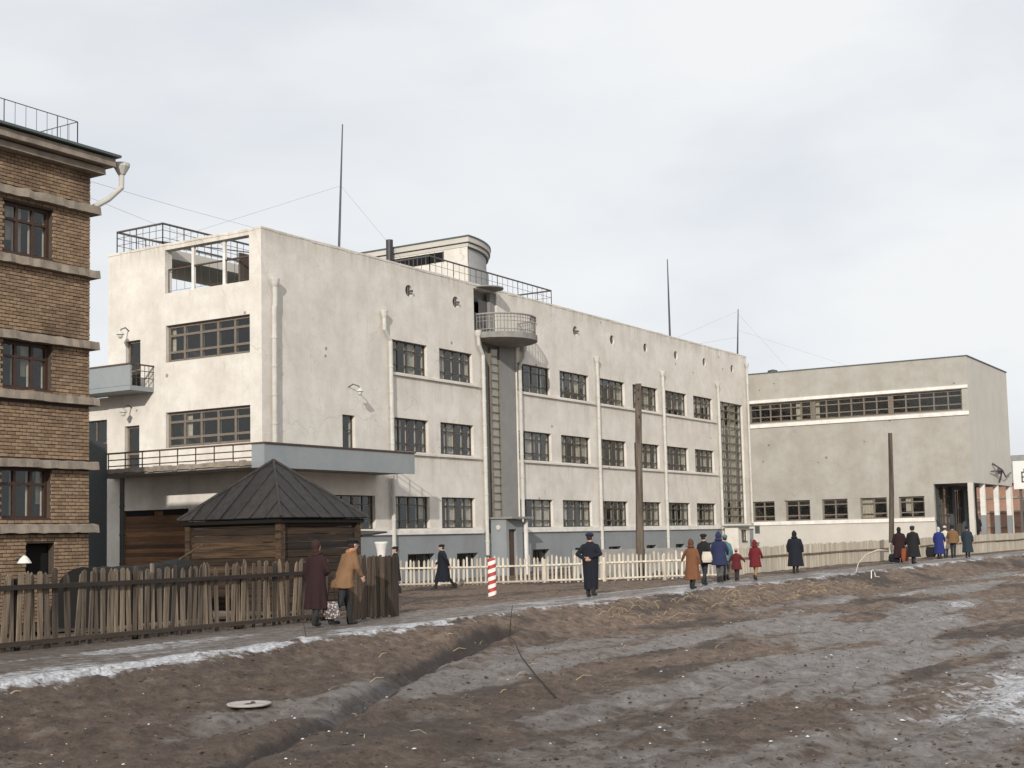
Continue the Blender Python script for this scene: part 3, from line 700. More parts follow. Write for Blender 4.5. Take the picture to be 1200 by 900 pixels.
b = MB(); b.box(20.1, 20.94, BY+.25, BY+.3, 1.1, 1.8); b.build('basement_opening', M['black'], br)
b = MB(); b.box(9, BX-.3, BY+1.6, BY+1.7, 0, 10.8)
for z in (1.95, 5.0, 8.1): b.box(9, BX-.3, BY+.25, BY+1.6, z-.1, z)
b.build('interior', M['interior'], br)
railing([(9, BY+.1, 11.25), (BX-.3, BY+.1, 11.25), (BX-.3, BY+3.5, 11.25)], .72, br, 'iron', 'roof_railing', rows=(0.15, 1.0), step=.3, post=1.5, r=.009, top=.012)
b = MB(); b.ring_tube([(BX+.72, BY-.3, 11.1), (BX+.72, BY-.3, 11.02), (BX+.72, BY-.3, 10.82)], [.2, .2, .09], 12); b.ring_tube([(BX+.72, BY-.3, 10.85), (BX+.72, BY-.3, 10.5), (BX+.5, BY-.1, 10.2), (BX-.05, BY+.3, 9.75)], .07, 10); b.build('gutter_spout', M['pipe'], br)
b = MB(); b.ring_tube([(19.85, BY, 1.45), (19.85, BY-.3, 1.5)], .02, 6); lo = b.build('bracket_lamp', M['iron'], br)
b = MB(); b.lathe((19.85, BY-.3, 1.36), [(.03, .17), (.1, .1), (.16, 0)], 12); link('lamp_shade', b.mesh('lamp_shade', M['whiteband'], bl), lo)

# ================================================================== DISTANT BUILDINGS
fb = thing('distant_house', (128, 24, 0), 'long reddish boarded building far off behind the hall columns', 'building')
b = MB(); b.box(128, 150, 6, 34, -.5, 5.6); b.build('wall', M['far_brick'], fb)
for i, z in enumerate((1.6, 2.9, 4.2)):
    b = MB(); b.box(127.9, 128, 6, 34, z, z+.18); b.build('moulding', M['concrete'], fb)
b = MB(); b.poly([(127.5, 5.5, 5.6), (127.5, 34.5, 5.6), (134, 34.5, 8.4), (134, 5.5, 8.4)]); b.poly([(127.5, 34.5, 5.55), (127.5, 5.5, 5.55), (134, 5.5, 5.55), (134, 34.5, 5.55)]); b.build('roof', M['slab'], fb)
for y in (10, 15, 20, 25, 30): window(fb, (127.98, y, 2.2), -math.pi/2, 1.6, 1.8, 2, (.7, .3), 'frame', 0, panes=False, inner=False, depth=-.05)
bb = thing('roof_sign', (118, 22.4, 0), 'white board with a small dark emblem standing beside the far end of the hall', 'sign')
b = MB(); b.box(118, 118.15, 19.5, 23.75, 4.75, 7.1); b.build('board', M['sign_white'], bb)
b = MB(); b.box(118.3, 118.5, 20, 20.2, 0, 6.6); b.box(118.3, 118.5, 23.2, 23.4, 0, 6.6); b.build('post', M['iron'], bb)
b = MB()
for y, z, yy, zz in ((22.6, 5.3, 23.1, 5.4), (22.6, 5.7, 23.1, 5.8), (22.6, 6.1, 23.1, 6.2), (23.0, 5.3, 23.1, 6.2), (22.6, 5.7, 22.7, 6.2), (22.8, 6.2, 22.9, 6.45)): b.box(117.97, 118, y, yy, z, zz)
b.build('emblem', M['iron'], bb)
# ================================================================== GROUND
rs = np.random.RandomState(3); PERM = rs.rand(1024, 1024).astype(np.float32)
def vnoise(x, y):
    xi = np.floor(x).astype(int); yi = np.floor(y).astype(int); fx = x-xi; fy = y-yi
    fx = fx*fx*(3-2*fx); fy = fy*fy*(3-2*fy)
    g = lambda a, b: PERM[a % 1024, b % 1024]
    return (g(xi, yi)*(1-fx)+g(xi+1, yi)*fx)*(1-fy)+(g(xi, yi+1)*(1-fx)+g(xi+1, yi+1)*fx)*fy
def fbm(x, y, f, o=4, g=.5):
    s = 0; a = 1; t = 0
    for i in range(o): s = s+a*vnoise(x*f+17.3*i, y*f+9.1*i); t += a; a *= g; f *= 2.03
    return s/t
def smooth(a, b, x):
    t = np.clip((x-a)/(b-a), 0, 1); return t*t*(3-2*t)
def edge(x): return np.interp(x, [-50, 8, 12, 27, 60, 200], [14.3, 14.3, 14.8, 16.35, 16.5, 16.5])
def seg_dist(x, y, pts):
    d = np.full(np.shape(x), 1e9)
    for (ax, ay), (bx, by) in zip(pts[:-1], pts[1:]):
        L = (bx-ax)**2+(by-ay)**2; t = np.clip(((x-ax)*(bx-ax)+(y-ay)*(by-ay))/L, 0, 1)
        d = np.minimum(d, np.hypot(x-ax-t*(bx-ax), y-ay-t*(by-ay)))
    return d
RUT = [(7.5, 8.3), (10, 9.2), (12.4, 10.36), (15.7, 12.0), (19.6, 13.7), (23.7, 15.0)]
ROAD_Z = -.45
def height(x, y, fine=True):
    t = edge(x)-y
    wgl = (fbm(x, y, .35, 3)-.5)*1.6
    bank = smooth(0, 1, (t+wgl*.5)/2.3)
    z = ROAD_Z*bank+ground_fall(x, y)
    road = smooth(1.5, 3, t); side = smooth(-.1, .05, t)*(1-smooth(2, 3, t))
    n = fbm(x, y, 1.4, 5, .6)-.5
    walk = (t < 0) & (y < 18.95)
    z = z+np.where(walk, (n)*.02, np.where(t < 0, n*.1, n*.10*road+n*.26*side))
    z = z+road*(fbm(x*.25, y, .8, 4)-.5)*.22+road*(fbm(x, y, .12, 2)-.5)*.25
    z = z+np.exp(-((t+.12)/.22)**2)*.05*fbm(x, y, 2.2, 3)
    for yy, ww in ((11.4, .28), (9.7, .22), (7.9, .3), (6.1, .25), (4.4, .28), (2.6, .25)):
        q = y-(yy+(fbm(x, x*0, .08, 2)-.5)*1.6); z = z-road*np.exp(-(q/ww)**2)*.055+road*np.exp(-((np.abs(q)-ww*1.6)/(ww*.5))**2)*.03
    rd = seg_dist(x, y, RUT)+(fbm(x, y, 1.8, 3)-.5)*.2; z = z-np.exp(-(rd/.2)**2)*.17+np.exp(-((rd-.5)/.18)**2)*.05
    if fine: z = z+(fbm(x, y, 7, 3, .6)-.5)*np.where(walk, .012, .075)*(t < 40)
    far = np.hypot(x, y); z = np.where(far > 220, np.minimum(z, ROAD_Z)*1.0, z)
    return z
def paint(x, y):
    t = edge(x)-y; road = smooth(1.5, 3, t)
    ridge = np.exp(-((t+.02+(fbm(x, y, 1.3, 2)-.5)*.5)/.42)**2)*smooth(.36, .66, fbm(x, y, 1.9, 5, .65)+.2*np.exp(-((x-14)/6)**2))
    se = smooth(.0, 1, (x-11)/9)*smooth(6.2, 3.0, y)*smooth(.38, .5, fbm(x*.8, y*1.3, 1.3, 5, .65)+.12*smooth(5, 2.5, y))*smooth(34, 20, x)
    rr = smooth(.66, .72, fbm(x*.35, y*1.5, .7, 4, .6))*road*smooth(26, 36, x)*.6
    band = (.3+.4*smooth(.45, .7, fbm(x*.3, y*1.0, 1.1, 4)))*((t < 0) & (t > -2.4))
    snow = np.clip(np.maximum.reduce([ridge, se, rr, band]), 0, 1)
    wet = smooth(.44, .58, fbm(x*.16, y*.75, .8, 4, .55)-.01)*road*np.clip(.5+x/45, 0, 1)
    wet = np.maximum(wet, .75*((t < .1) & (y < 18.95)))
    dark = np.maximum(1.6*np.exp(-(seg_dist(x, y, RUT)/.3)**2), .75*smooth(.52, .66, fbm(x*.4, y, .8, 4))*(1-wet))
    dark = np.maximum(dark, smooth(16, 8, np.hypot(x-8, y-13))*.6)
    return np.clip(snow, 0, 1), np.clip(wet, 0, 1), np.clip(dark, 0, 1)
def ground_mat(name='mud_and_ice'):
    t = NT(name); v = t.coord(); a = t.attr('cover'); sp = t.n.new('ShaderNodeSeparateColor'); t.l.new(a.outputs['Color'], sp.inputs[0])
    n1 = t.noise(v, 3.5, 8, .68); n2 = t.noise(v, 14, 6, .7); n3 = t.noise(t.coord((1, 2.6, 1)), 1.4, 6, .6)
    mud = t.mix(t.ramp(n1, .36, .64), (.075, .048, .033), (.235, .165, .117))
    mud = t.mix(t.math('MULTIPLY', t.ramp(n2, .55, .68), .5), mud, (.24, .2, .165))
    mud = t.mix(t.math('MULTIPLY', sp.outputs[2], .8), mud, (.03, .021, .016))
    wf = t.ramp(t.math('ADD', sp.outputs[1], t.math('MULTIPLY', t.math('SUBTRACT', n1, .5), 3.0)), .2, 1.15)
    gr = t.mix(t.ramp(n3, .35, .65), (.14, .12, .106), (.265, .243, .228)); gr = t.mix(t.math('MULTIPLY', t.ramp(n2, .42, .6), .75), gr, (.095, .07, .053))
    c = t.mix(wf, mud, gr)
    c = t.mix(t.ramp(sp.outputs[2], .55, 1.0), c, (.032, .022, .017))
    c = t.mix(t.math('MULTIPLY', t.ramp(t.noise(v, 26, 4, .7), .52, .64), .55), c, (.03, .021, .016))
    sf = t.ramp(t.math('ADD', sp.outputs[0], t.math('MULTIPLY', t.math('SUBTRACT', t.noise(v, 5, 7, .7), .5), 2.2)), .4, .85)
    c = t.mix(sf, c, t.mix(t.ramp(n2, .4, .65), (.33, .33, .34), (.72, .73, .76)))
    vo = t.node('ShaderNodeTexVoronoi', Scale=6.5); t.l.new(v, vo.inputs['Vector'])
    k = t.math('MULTIPLY', t.math('LESS_THAN', vo.outputs['Distance'], .2), t.math('GREATER_THAN', t.noise(v, 2.2, 3), .47))
    c = t.mix(t.math('MULTIPLY', k, .6), c, (.02, .014, .011))
    t.col(c)
    rg = t.mix(wf, (.85, .85, .85), (.36, .36, .36)); t.l.new(rg, t.b.inputs['Roughness'])
    t.b.inputs['Specular IOR Level'].default_value = .5
    t.bump(t.mix(.5, n1, n2), .9, .07); return t.m
M['ground'] = ground_mat()
def polar_ground():
    a0 = YAW
    fine = np.linspace(a0-R(27), a0+R(27), 860); coarse = np.linspace(a0+R(27), a0+R(333), 60)[1:-1]
    th = np.concatenate([fine, coarse]); rad = np.concatenate([[.0], np.linspace(1, 5.5, 8), 6*np.exp(np.linspace(0, math.log(110/6), 430)), np.geomspace(125, 3000, 16)])
    T, Q = np.meshgrid(th, rad); x = (Q*np.sin(T)).astype(float); y = (Q*np.cos(T)).astype(float)
    z = height(x, y); lo = ((edge(x)-y) < .15) & (y < 18.95)
    sn, we, dk = paint(x, y)
    nt, nr = len(th), len(rad)
    vv = np.stack([x, y, z], -1).reshape(-1, 3)
    i = np.arange(nr-1)[:, None]*nt; j = np.arange(nt)[None]; j2 = (j+1) % nt
    F = np.stack([i+j, i+nt+j, i+nt+j2, i+j2], -1).reshape(-1, 4)[:, ::-1]
    cen = vv[F].mean(1); tt = edge(cen[:, 0])-cen[:, 1]
    isroad = (tt > 2.2)&(np.hypot(cen[:,0],cen[:,1])<400); iswalk = (tt < .25) & (cen[:, 1] < 18.95) & (np.hypot(cen[:, 0], cen[:, 1]) < 300)
    cov = np.stack([sn, we, dk, np.ones_like(sn)], -1).reshape(-1, 4).astype(np.float32)
    for name, mask in (('muddy_road', isroad), ('icy_footpath', iswalk), ('ground', ~(isroad | iswalk))):
        f = F[mask]; used, inv = np.unique(f, return_inverse=True); inv = inv.reshape(-1)
        me = bpy.data.meshes.new(name); me.vertices.add(len(used)); me.vertices.foreach_set('co', vv[used].astype(np.float32).ravel())
        me.loops.add(len(inv)); me.loops.foreach_set('vertex_index', inv.astype(np.int32))
        me.polygons.add(len(f)); me.polygons.foreach_set('loop_start', (np.arange(len(f))*4).astype(np.int32)); me.polygons.foreach_set('loop_total', np.full(len(f), 4, np.int32))
        me.polygons.foreach_set('use_smooth', np.ones(len(f), bool))
        me.update(calc_edges=True); me.validate()
        ca = me.color_attributes.new('cover', 'FLOAT_COLOR', 'POINT'); ca.data.foreach_set('color', cov[used].ravel())
        me.materials.append(M['ground']); o = link(name, me); o['kind'] = 'structure'
polar_ground()
H = lambda x, y: float(height(np.array([float(x)]), np.array([float(y)]), False)[0])

def scatter(name, n, mat, size, region, seed, flat=.6, keep=None, kind='stuff'):
    r = np.random.RandomState(seed); b = MB()
    th = YAW+R(1)*r.uniform(-24, 24, n*3); q = 6.5*np.exp(r.uniform(0, math.log(region/6.5), n*3)); x, y = q*np.sin(th), q*np.cos(th)
    ok = keep(x, y, r); x, y = x[ok][:n], y[ok][:n]; z = height(x, y, True)
    base = [(1, 0, 0), (-1, 0, 0), (0, 1, 0), (0, -1, 0), (0, 0, 1), (0, 0, -1)]
    fc = [(0, 2, 4), (2, 1, 4), (1, 3, 4), (3, 0, 4), (2, 0, 5), (1, 2, 5), (3, 1, 5), (0, 3, 5)]
    for k in range(len(x)):
        s = size[0]*(size[1]/size[0])**(r.rand()**2.2); a = r.rand()*6.28; i = len(b.v); el = r.uniform(1, 1.9)
        for p in base:
            px, py, pz = [c*r.uniform(.7, 1.25) for c in p]; px *= el
            b.v.append((x[k]+s*(px*math.cos(a)-py*math.sin(a)), y[k]+s*(px*math.sin(a)+py*math.cos(a)), z[k]+s*flat*pz+s*.1))
        b.f += [tuple(i+q_ for q_ in f) for f in fc]
    o = b.build(name, M[mat]); o['kind'] = kind; return o
offwalk = lambda x, y, r: ((edge(x)-y > .2) | (y > 19.2)) & (y < 34)
M['clod'] = plain('mud_clods', (.085, .06, .044), .9, 0, .45, 3, .4, (.03, .021, .016))
M['litter'] = plain('pale_litter', (.42, .39, .36), .8, 0, .3, 9)
M['straw'] = plain('dry_straw', (.42, .33, .2), .9, 0, .3, 9)
o = scatter('mud_clods', 9000, 'clod', (.008, .036), 60, 5, .55, offwalk); o['label'] = 'loose clods of mud scattered over the road and bank'
o = scatter('snow_crumbs', 900, 'snow', (.007, .024), 55, 6, .5, lambda x, y, r: (edge(x)-y > -1.0) & (y < 24) & (r.rand(len(x)) < .7)); o['label'] = 'crumbs of dirty snow and pale litter on the mud'
# dry grass stems on the bank
r = np.random.RandomState(11); b = MB()
for k in range(330):
    if k < 260: x = r.uniform(28, 48); y = edge(x)-r.uniform(.5, 1.9)
    else: x = r.uniform(10, 60); y = edge(x)-r.uniform(.2, 7)
    z = H(x, y); L = r.uniform(.06, .22)*(1.3 if k < 260 else .8); a = r.uniform(0, 6.28); l = r.uniform(.3, 1.0)
    p0 = Vector((x, y, z)); p1 = p0+Vector((math.cos(a)*L*l*.8, math.sin(a)*L*l*.8, L*.4)); p2 = p0+Vector((math.cos(a)*L*l*1.8, math.sin(a)*L*l*1.8, L*.3*(2-l)))
    b.ring_tube([p0, p1, p2], [.007, .006, .003], 3, False)
o = b.build('dry_grass', M['straw']); o['kind'] = 'stuff'; o['label'] = 'sparse dry grass stems along the road bank'

# ================================================================== FENCES
def picket_mesh(w_, h_, t_, mat, style='point', n=6):
    out = []
    for i in range(n):
        b = MB(); W = w_*rnd.uniform(.75, 1.2); hh = h_*rnd.uniform(.97, 1.03); s = rnd.uniform(-.025, .025); st = rnd.choice(('point', 'round', 'point', 'cut')) if style == 'mixed' else style
        k = hh-{'point': W*.9, 'round': W*.45, 'cut': .02}[st]
        top = {'point': [(W/2, k), (0, hh), (-W/2, k)], 'round': [(W/2, k), (W*.32, hh-W*.12), (0, hh), (-W*.32, hh-W*.12), (-W/2, k)], 'cut': [(W/2, k), (W*.2, hh), (-W/2, k-.01)]}[st]
        mid = [(W/2*rnd.uniform(.85, 1.1), hh*.5)]; ml_ = [(-W/2*rnd.uniform(.85, 1.1), hh*.55)]
        prof = [(-W/2, 0), (W/2, 0)]+mid+top+ml_
        pts = [(x+s*z/hh, z) for x, z in prof]
        for y in (-t_/2, t_/2): b.v += [(x, y, z) for x, z in pts]
        m_ = len(pts); b.f.append(tuple(range(m_))); b.f.append(tuple(reversed(range(m_, 2*m_))))
        b.f += [(q, m_+q, m_+(q+1) % m_, (q+1) % m_) for q in range(m_)]
        out.append(b.mesh('picket', M[mat]))
    return out
def run_fence(root, P, pitch, meshes, rails, rail_mat, rail_size, gaps=0., jz=.02, name='picket', post=None, tilt=.02, side=-1):
    P = [Vector(p) for p in P]; L0 = root.location
    for a, c in zip(P[:-1], P[1:]):
        d = c-a; L = math.hypot(d.x, d.y); ang = math.atan2(d.y, d.x); n = int(L/pitch)
        nrm = Vector((math.sin(ang), -math.cos(ang), 0))*(-side)*-1
        for i in range(n):
            if rnd.random() < gaps: continue
            p = a+d*((i+.5+rnd.uniform(-.12, .12))/n)
            o = link(name, rnd.choice(meshes), root, p-L0+Vector((0, 0, rnd.uniform(-jz, jz))), ang+rnd.uniform(-.1, .1))
            o.rotation_euler = (rnd.uniform(-tilt, tilt), rnd.uniform(-tilt, tilt), ang+rnd.uniform(-.1, .1))
        for z, off in rails:
            b = MB(); q = Vector((math.sin(ang), -math.cos(ang), 0))*off; s = rail_size; m_ = max(2, int(L/2.5))
            rad = s
            b.ring_tube([a+q+d*(i/m_)+Vector((0, 0, z+rnd.uniform(-.02, .02))) for i in range(m_+1)], [rad*rnd.uniform(.9, 1.1) for _ in range(m_+1)], 4)
            b.build('rail', M[rail_mat], root)
        if post:
            m_ = max(1, round(L/post[0]))
            for i in range(m_+1):
                p = a+d*i/m_; q = Vector((math.sin(ang), -math.cos(ang), 0))*post[4]; w2 = post[1]/2
                b = MB(); b.box(p.x+q.x-w2, p.x+q.x+w2, p.y+q.y-w2, p.y+q.y+w2, p.z-.2, p.z+post[2], .008); b.build('post', M[post[3]], root)
f1 = thing('picket_fence', (18, 18.95, 0), 'rough grey picket fence with dark rails in front of the brick house and shed', 'fence')
run_fence(f1, [(9.5, 18.9, .03), (22.7, 18.85, .03)], .148, picket_mesh(.098, 1.27, .025, 'picket', 'mixed', 22), [(1.02, .06), (.1, .07)], 'rail_dark', .055, .04, .05, post=(2.6, .12, 1.15, 'rail_dark', -.1), tilt=.05)
f2 = thing('board_fence', (23.6, 18.2, 0), 'tight dark board fence section ending at the corner beside the strolling couple', 'fence')
run_fence(f2, [(22.72, 18.32, .0), (24.35, 18.18, .0)], .088, picket_mesh(.1, 1.34, .03, 'picket_dark', 'cut', 14), [(1.0, -.05), (.35, -.05)], 'rail_dark', .04, 0, .035, name='board')
f3 = thing('white_fence', (50, 30, -.3), 'whitewashed picket fence along the yard in front of the school', 'fence')
FP = [(46.4, 35.3, -.32), (50.2, 29.6, -.3), (54.4, 23.1, -.2)]
run_fence(f3, FP, .19, picket_mesh(.085, 1.17, .025, 'whitewash', 'point', 8), [(.78, .05), (.1, .05)], 'whitewash', .05, .03, .05, post=(2.4, .14, 1.02, 'whitewash', .03))
f4 = thing('plank_fence', (70, 21.3, 0), 'solid pale plank fence with one dark rail running along the path past the hall', 'fence')
run_fence(f4, [(54.6, 22.5, -.15), (75, 21.0, -.05), (94, 20.3, 0), (118, 19.6, 0)], .235, picket_mesh(.232, 1.18, .03, 'plank', 'cut', 8), [(.72, .05)], 'picket', .045, 0, .02, name='plank', tilt=.008)
b = MB(); b.ring_tube([(52.6, 28.4, -.25), (56.2, 23.5, -.15)], .02, 4)
# low kerb wall behind the white fence
b = MB(); b.box(-.15, .15, 0, 6.6, -.5, 1.3, .01); me = b.mesh('low_wall', M['plinth_stone'] if 'plinth_stone' in M else M['slab']); o = link('low_wall', me, None, (56.6, 24.3, -.25)); o.rotation_euler = (0, 0, R(33))
tag(o, 'low pale wall behind the white pickets below the utility pole', 'low wall')

# ================================================================== SHED
sx, sy, sw, sd, sz = 25.25, 22.45, 3.0, 3.1, 2.25
shed = thing('wooden_shed', (sx, sy, 0), 'old dark plank shed with a pyramid roof behind the picket fence', 'shed'); L0 = shed.location
hb = .19
mx_ = []; my_ = []
for i in range(5):
    b = MB(); b.box(0, sw-.1, 0, .03, 0, hb-.012, .004); mx_.append(b.mesh('plank', M['shed_x']))
    b = MB(); b.box(0, .03, 0, sd-.1, 0, hb-.012, .004); my_.append(b.mesh('plank', M['shed_y']))
for i in range(12):
    link('plank', rnd.choice(mx_), shed, (.05, rnd.uniform(-.006, .006), i*hb)); link('plank', rnd.choice(my_), shed, (rnd.uniform(-.006, .006), .05, i*hb))
    link('plank', rnd.choice(mx_), shed, (.05, sd, i*hb)); link('plank', rnd.choice(my_), shed, (sw, .05, i*hb))
for dx, dy in ((0, 0), (sw, 0), (0, sd), (sw, sd)):
    b = MB(); b.box(sx+dx-.08, sx+dx+.09, sy+dy-.08, sy+dy+.09, -.1, sz+.03, .006); b.build('corner_post', M['shed_y'], shed)
ov = .22; ap = Vector((sx+sw/2, sy+sd/2, 3.82)); ez = 2.3
cs = [Vector((sx-ov, sy-ov, ez)), Vector((sx+sw+ov, sy-ov, ez)), Vector((sx+sw+ov, sy+sd+ov, ez)), Vector((sx-ov, sy+sd+ov, ez))]
for q in range(4):
    a, c = cs[q], cs[(q+1) % 4]; K = 7
    for i in range(K):
        u0_, u1_ = i/K, (i+1)/K
        # boards run up the slope parallel to the fall line, cut by the hips
        def at(u, t_):
            return a+(c-a)*u + (ap-(a+c)/2)*t_
        tm = lambda u: 1-abs(2*u-1)
        nrm = (c-a).cross(ap-a).normalized(); h = .016+.012*rnd.random()
        pts = [at(u0_+.004, 0), at(u1_-.004, 0), at(u1_-.004, tm(u1_-.004))]
        if u0_ < .5 < u1_: pts.append(at(.5, 1))
        pts.append(at(u0_+.004, tm(u0_+.004)))
        # converge hips properly: limit points onto the hip lines
        b = MB(); up_ = [p+nrm*h for p in pts]; m_ = len(pts)
        b.v += [tuple(p) for p in up_]+[tuple(p-nrm*.03) for p in up_]
        b.f.append(tuple(range(m_))); b.f.append(tuple(reversed(range(m_, 2*m_)))); b.f += [(s_, m_+s_, m_+(s_+1) % m_, (s_+1) % m_) for s_ in range(m_)]
        b.build('roof_panel', M['shed_roof'], shed)
        if 0 < i:
            s0, s1 = at(u0_, 0)+nrm*.03, at(u0_, tm(u0_)-.02)+nrm*.03; b = MB(); b.ring_tube([s0, s1], .018, 4); b.build('batten', M['shed_roof'], shed)
    b = MB(); b.ring_tube([a+Vector((0, 0, .03)), ap+Vector((0, 0, .05))], .035, 6); b.build('hip_cap', M['shed_roof'], shed)
b = MB(); b.box(sx-.15, sx+sw+.15, sy-.15, sy+sd+.15, 2.18, 2.27); b.build('eaves_board', M['black'], shed)
b = MB(); b.poly([(sx+sw+.1, sy-.1, 1.85), (29.4, sy-.15, 1.93), (29.4, sy+1.2, 1.99), (sx+sw+.1, sy+1.2, 1.92)]); b.poly([(sx+sw+.1, sy-.1, 1.79), (sx+sw+.1, sy+1.2, 1.86), (29.4, sy+1.2, 1.95), (29.4, sy-.15, 1.89)]); b.poly([(sx+sw+.1, sy-.1, 1.79), (29.4, sy-.15, 1.89), (29.4, sy-.15, 1.93), (sx+sw+.1, sy-.1, 1.85)])
b.build('lean_to_roof', M['shed_roof'], shed)
b = MB(); b.box(29.2, 29.3, sy+.9, sy+1.0, -.2, 1.9); b.build('lean_to_post', M['shed_y'], shed)

# dark tarpaulin heap between brick house and shed
b = MB(); n, k = 40, 10
for i in range(n+1):
    x = 19.8+3.2*i/n
    for j in range(k+1):
        u = j/k*math.pi; hgt = 1.24+.1*smooth(.55, .95, i/n)*(1-smooth(.95, 1, i/n))-1.3*(1-smooth(0, .04, i/n))-1.3*smooth(.97, 1, i/n)+.012*math.sin(i*.9)+.02*rnd.random()
        b.v.append((x, 23.4-.9*math.cos(u)+.05*rnd.random(), max(-.05, hgt*(math.sin(u)**.5))))
for i in range(n):
    for j in range(k): a = i*(k+1)+j; b.f.append((a, a+k+1, a+k+2, a+1))
one(b, 'tarpaulin_heap', M['black'], (22, 23.4, 0), 'long low heap under black tarpaulin between the brick house and the shed', 'covered heap')
b = MB(); b.ring_tube([(22.6, 23.2, 1.36), (23.6, 23.4, 1.7)], .02, 6)
one(b, 'leaning_pole', M['picket'], (22.6, 23.2, 1.3), 'thin pole leaning from the black heap up towards the shed wall', 'pole')

# white flared urn
b = MB(); b.lathe((36.05, 27.6, -.25), [(.1, 0), (.11, .9), (.13, 1.4), (.16, 1.62), (.21, 1.82), (.23, 1.88), (.19, 1.89), (.0, 1.86)], 20)
one(b, 'flared_urn', M['whiteband'], (36.05, 27.6, -.25), 'white flared urn on a stem behind the dark board fence', 'urn', smooth=True)
# kiosk in the corner
kz = -.2
ks = thing('guard_booth', (87.5, 35.2, kz), 'small cream guard booth with dark window in the corner below the tall stair window', 'booth')
b = MB(); wall(b, 88.0, 90.1, kz, 2.05, FX(36.2), [(88.55, 89.5, 1.05, 1.85)], thick=.2); b.quad((88.0, 37.2, kz), (88.0, 37.2, 2.05), (88.0, 36.2, 2.05), (88.0, 36.2, kz)); b.quad((90.1, 36.2, kz), (90.1, 36.2, 2.05), (90.1, 37.2, 2.05), (90.1, 37.2, kz)); b.build('wall', M['plaster'], ks)
b = MB(); b.box(87.8, 91.4, 35.9, 37.3, 2.07, 2.14); b.box(90.6, 91.4, 35.95, 36.0, 1.55, 2.06); b.build('awning', M['roofsheet'], ks)
window(ks, (88.55, 36.2, 1.05), 0, .95, .8, 2, (1,), 'frame', 0, inner=False, depth=.05)

# ================================================================== POLES, MASTS, POST
b = MB(); b.ring_tube([(54.04, 26.96, -.4), (53.95, 26.85, 2.7), (53.85, 26.75, 5.5), (53.69, 26.59, 8.4)], [.2, .17, .155, .14], 12)
up1 = thing('utility_pole', (54, 27, -.3), 'thick weathered wooden pole standing behind the white pickets before the facade', 'utility pole', 'bare wooden poles'); b.build('pole', M['pole'], up1)
b = MB()
for z in (8.1, 7.7, 6.9): b.box(53.5, 53.56, 26.5, 26.56, z, z+.1); b.ring_tube([(53.7, 26.6, z+.05), (53.45, 26.5, z+.08)], .02, 5)
b.build('insulator_pin', M['iron'], up1)
up2 = thing('utility_pole', (67.2, 19.3, 0), 'thin bare wooden pole with whitewashed foot in front of the grey hall', 'utility pole', 'bare wooden poles')
b = MB(); b.ring_tube([(67.0, 19.45, 1.0), (66.9, 19.3, 3.5), (66.74, 19.19, 6.45)], [.13, .12, .1], 10); b.build('pole', M['pole'], up2)
b = MB(); b.ring_tube([(67.05, 19.5, -.2), (67.0, 19.45, 1.0)], .135, 10); b.build('painted_foot', M['whitewash'], up2)
def stripe_mat():
    t = NT('red_white_spiral'); v = t.coord(kind='Object'); sp = t.n.new('ShaderNodeSeparateXYZ'); t.l.new(v, sp.inputs[0])
    an_ = t.math('ARCTAN2', sp.outputs[1], sp.outputs[0]); f = t.math('FRACT', t.math('ADD', t.math('MULTIPLY', sp.outputs[2], 4.1), t.math('MULTIPLY', an_, -1/(2*math.pi))))
    c = t.mix(t.ramp(f, .49, .51), (.78, .76, .72), (.42, .035, .025)); c = t.mix(t.math('MULTIPLY', t.ramp(t.noise(v, 12, 5), .5, .75), .5), c, (.3, .2, .16)); t.col(c); t.b.inputs['Roughness'].default_value = .7; return t.m
M['stripe'] = stripe_mat()
pz_ = H(36.26, 23.35)
b = MB(); b.lathe((36.26, 23.35, pz_-.1), [(.135, 0), (.135, 1.28), (.12, 1.32), (0, 1.33)], 20)
one(b, 'striped_post', M['stripe'], (36.26, 23.35, pz_-.1), 'short post painted in red and white spiral stripes at the yard entrance', 'striped post', smooth=True)
def mast(base, top, label, guys):
    b_, t_ = Vector(base), Vector(top); th_ = thing('radio_mast', base, label, 'mast', 'thin masts on the school roof')
    b = MB(); b.ring_tube([b_, b_.lerp(t_, .5), t_], [.075, .06, .03], 8); b.build('mast_pole', M['mast'], th_)
    for f, e in guys:
        b = MB(); b.ring_tube([b_.lerp(t_, f), Vector(e)], .005, 3); b.build('guy_wire', M['mast'], th_)
mast((50.3, 41, 12.4), (50.9, 41, 22.2), 'tallest roof mast, left of the rounded penthouse', [(.68, (41.6, 44, 15.0)), (.68, (58, 40.5, 14.3))])
mast((82.8, 38.5, 14.2), (82.78, 38.5, 20.4), 'middle roof mast, bare pole above the right half of the facade', [])
mast((95.2, 38.8, 13.2), (95.17, 38.5, 18.6), 'shortest roof mast with several guy wires above the hall corner', [(.97, (83, 38.6, 14.8)), (.6, (86, 38.6, 14.8)), (.93, (101, 36, 13.4)), (.7, (101, 30, 13.4))])
b = MB(); b.ring_tube([(21.9, 27, 11.1), (31.8, 32.5, 12.9), (41.6, 38.2, 14.85)], .005, 3); b.ring_tube([(21.9, 27, 10.8), (31.8, 34, 12.65), (41.6, 41.2, 14.7)], .005, 3)
one(b, 'overhead_wire', M['mast'], (22.3, 25.6, 11), 'pair of thin wires slung from the brick house to the school roof', 'wires')
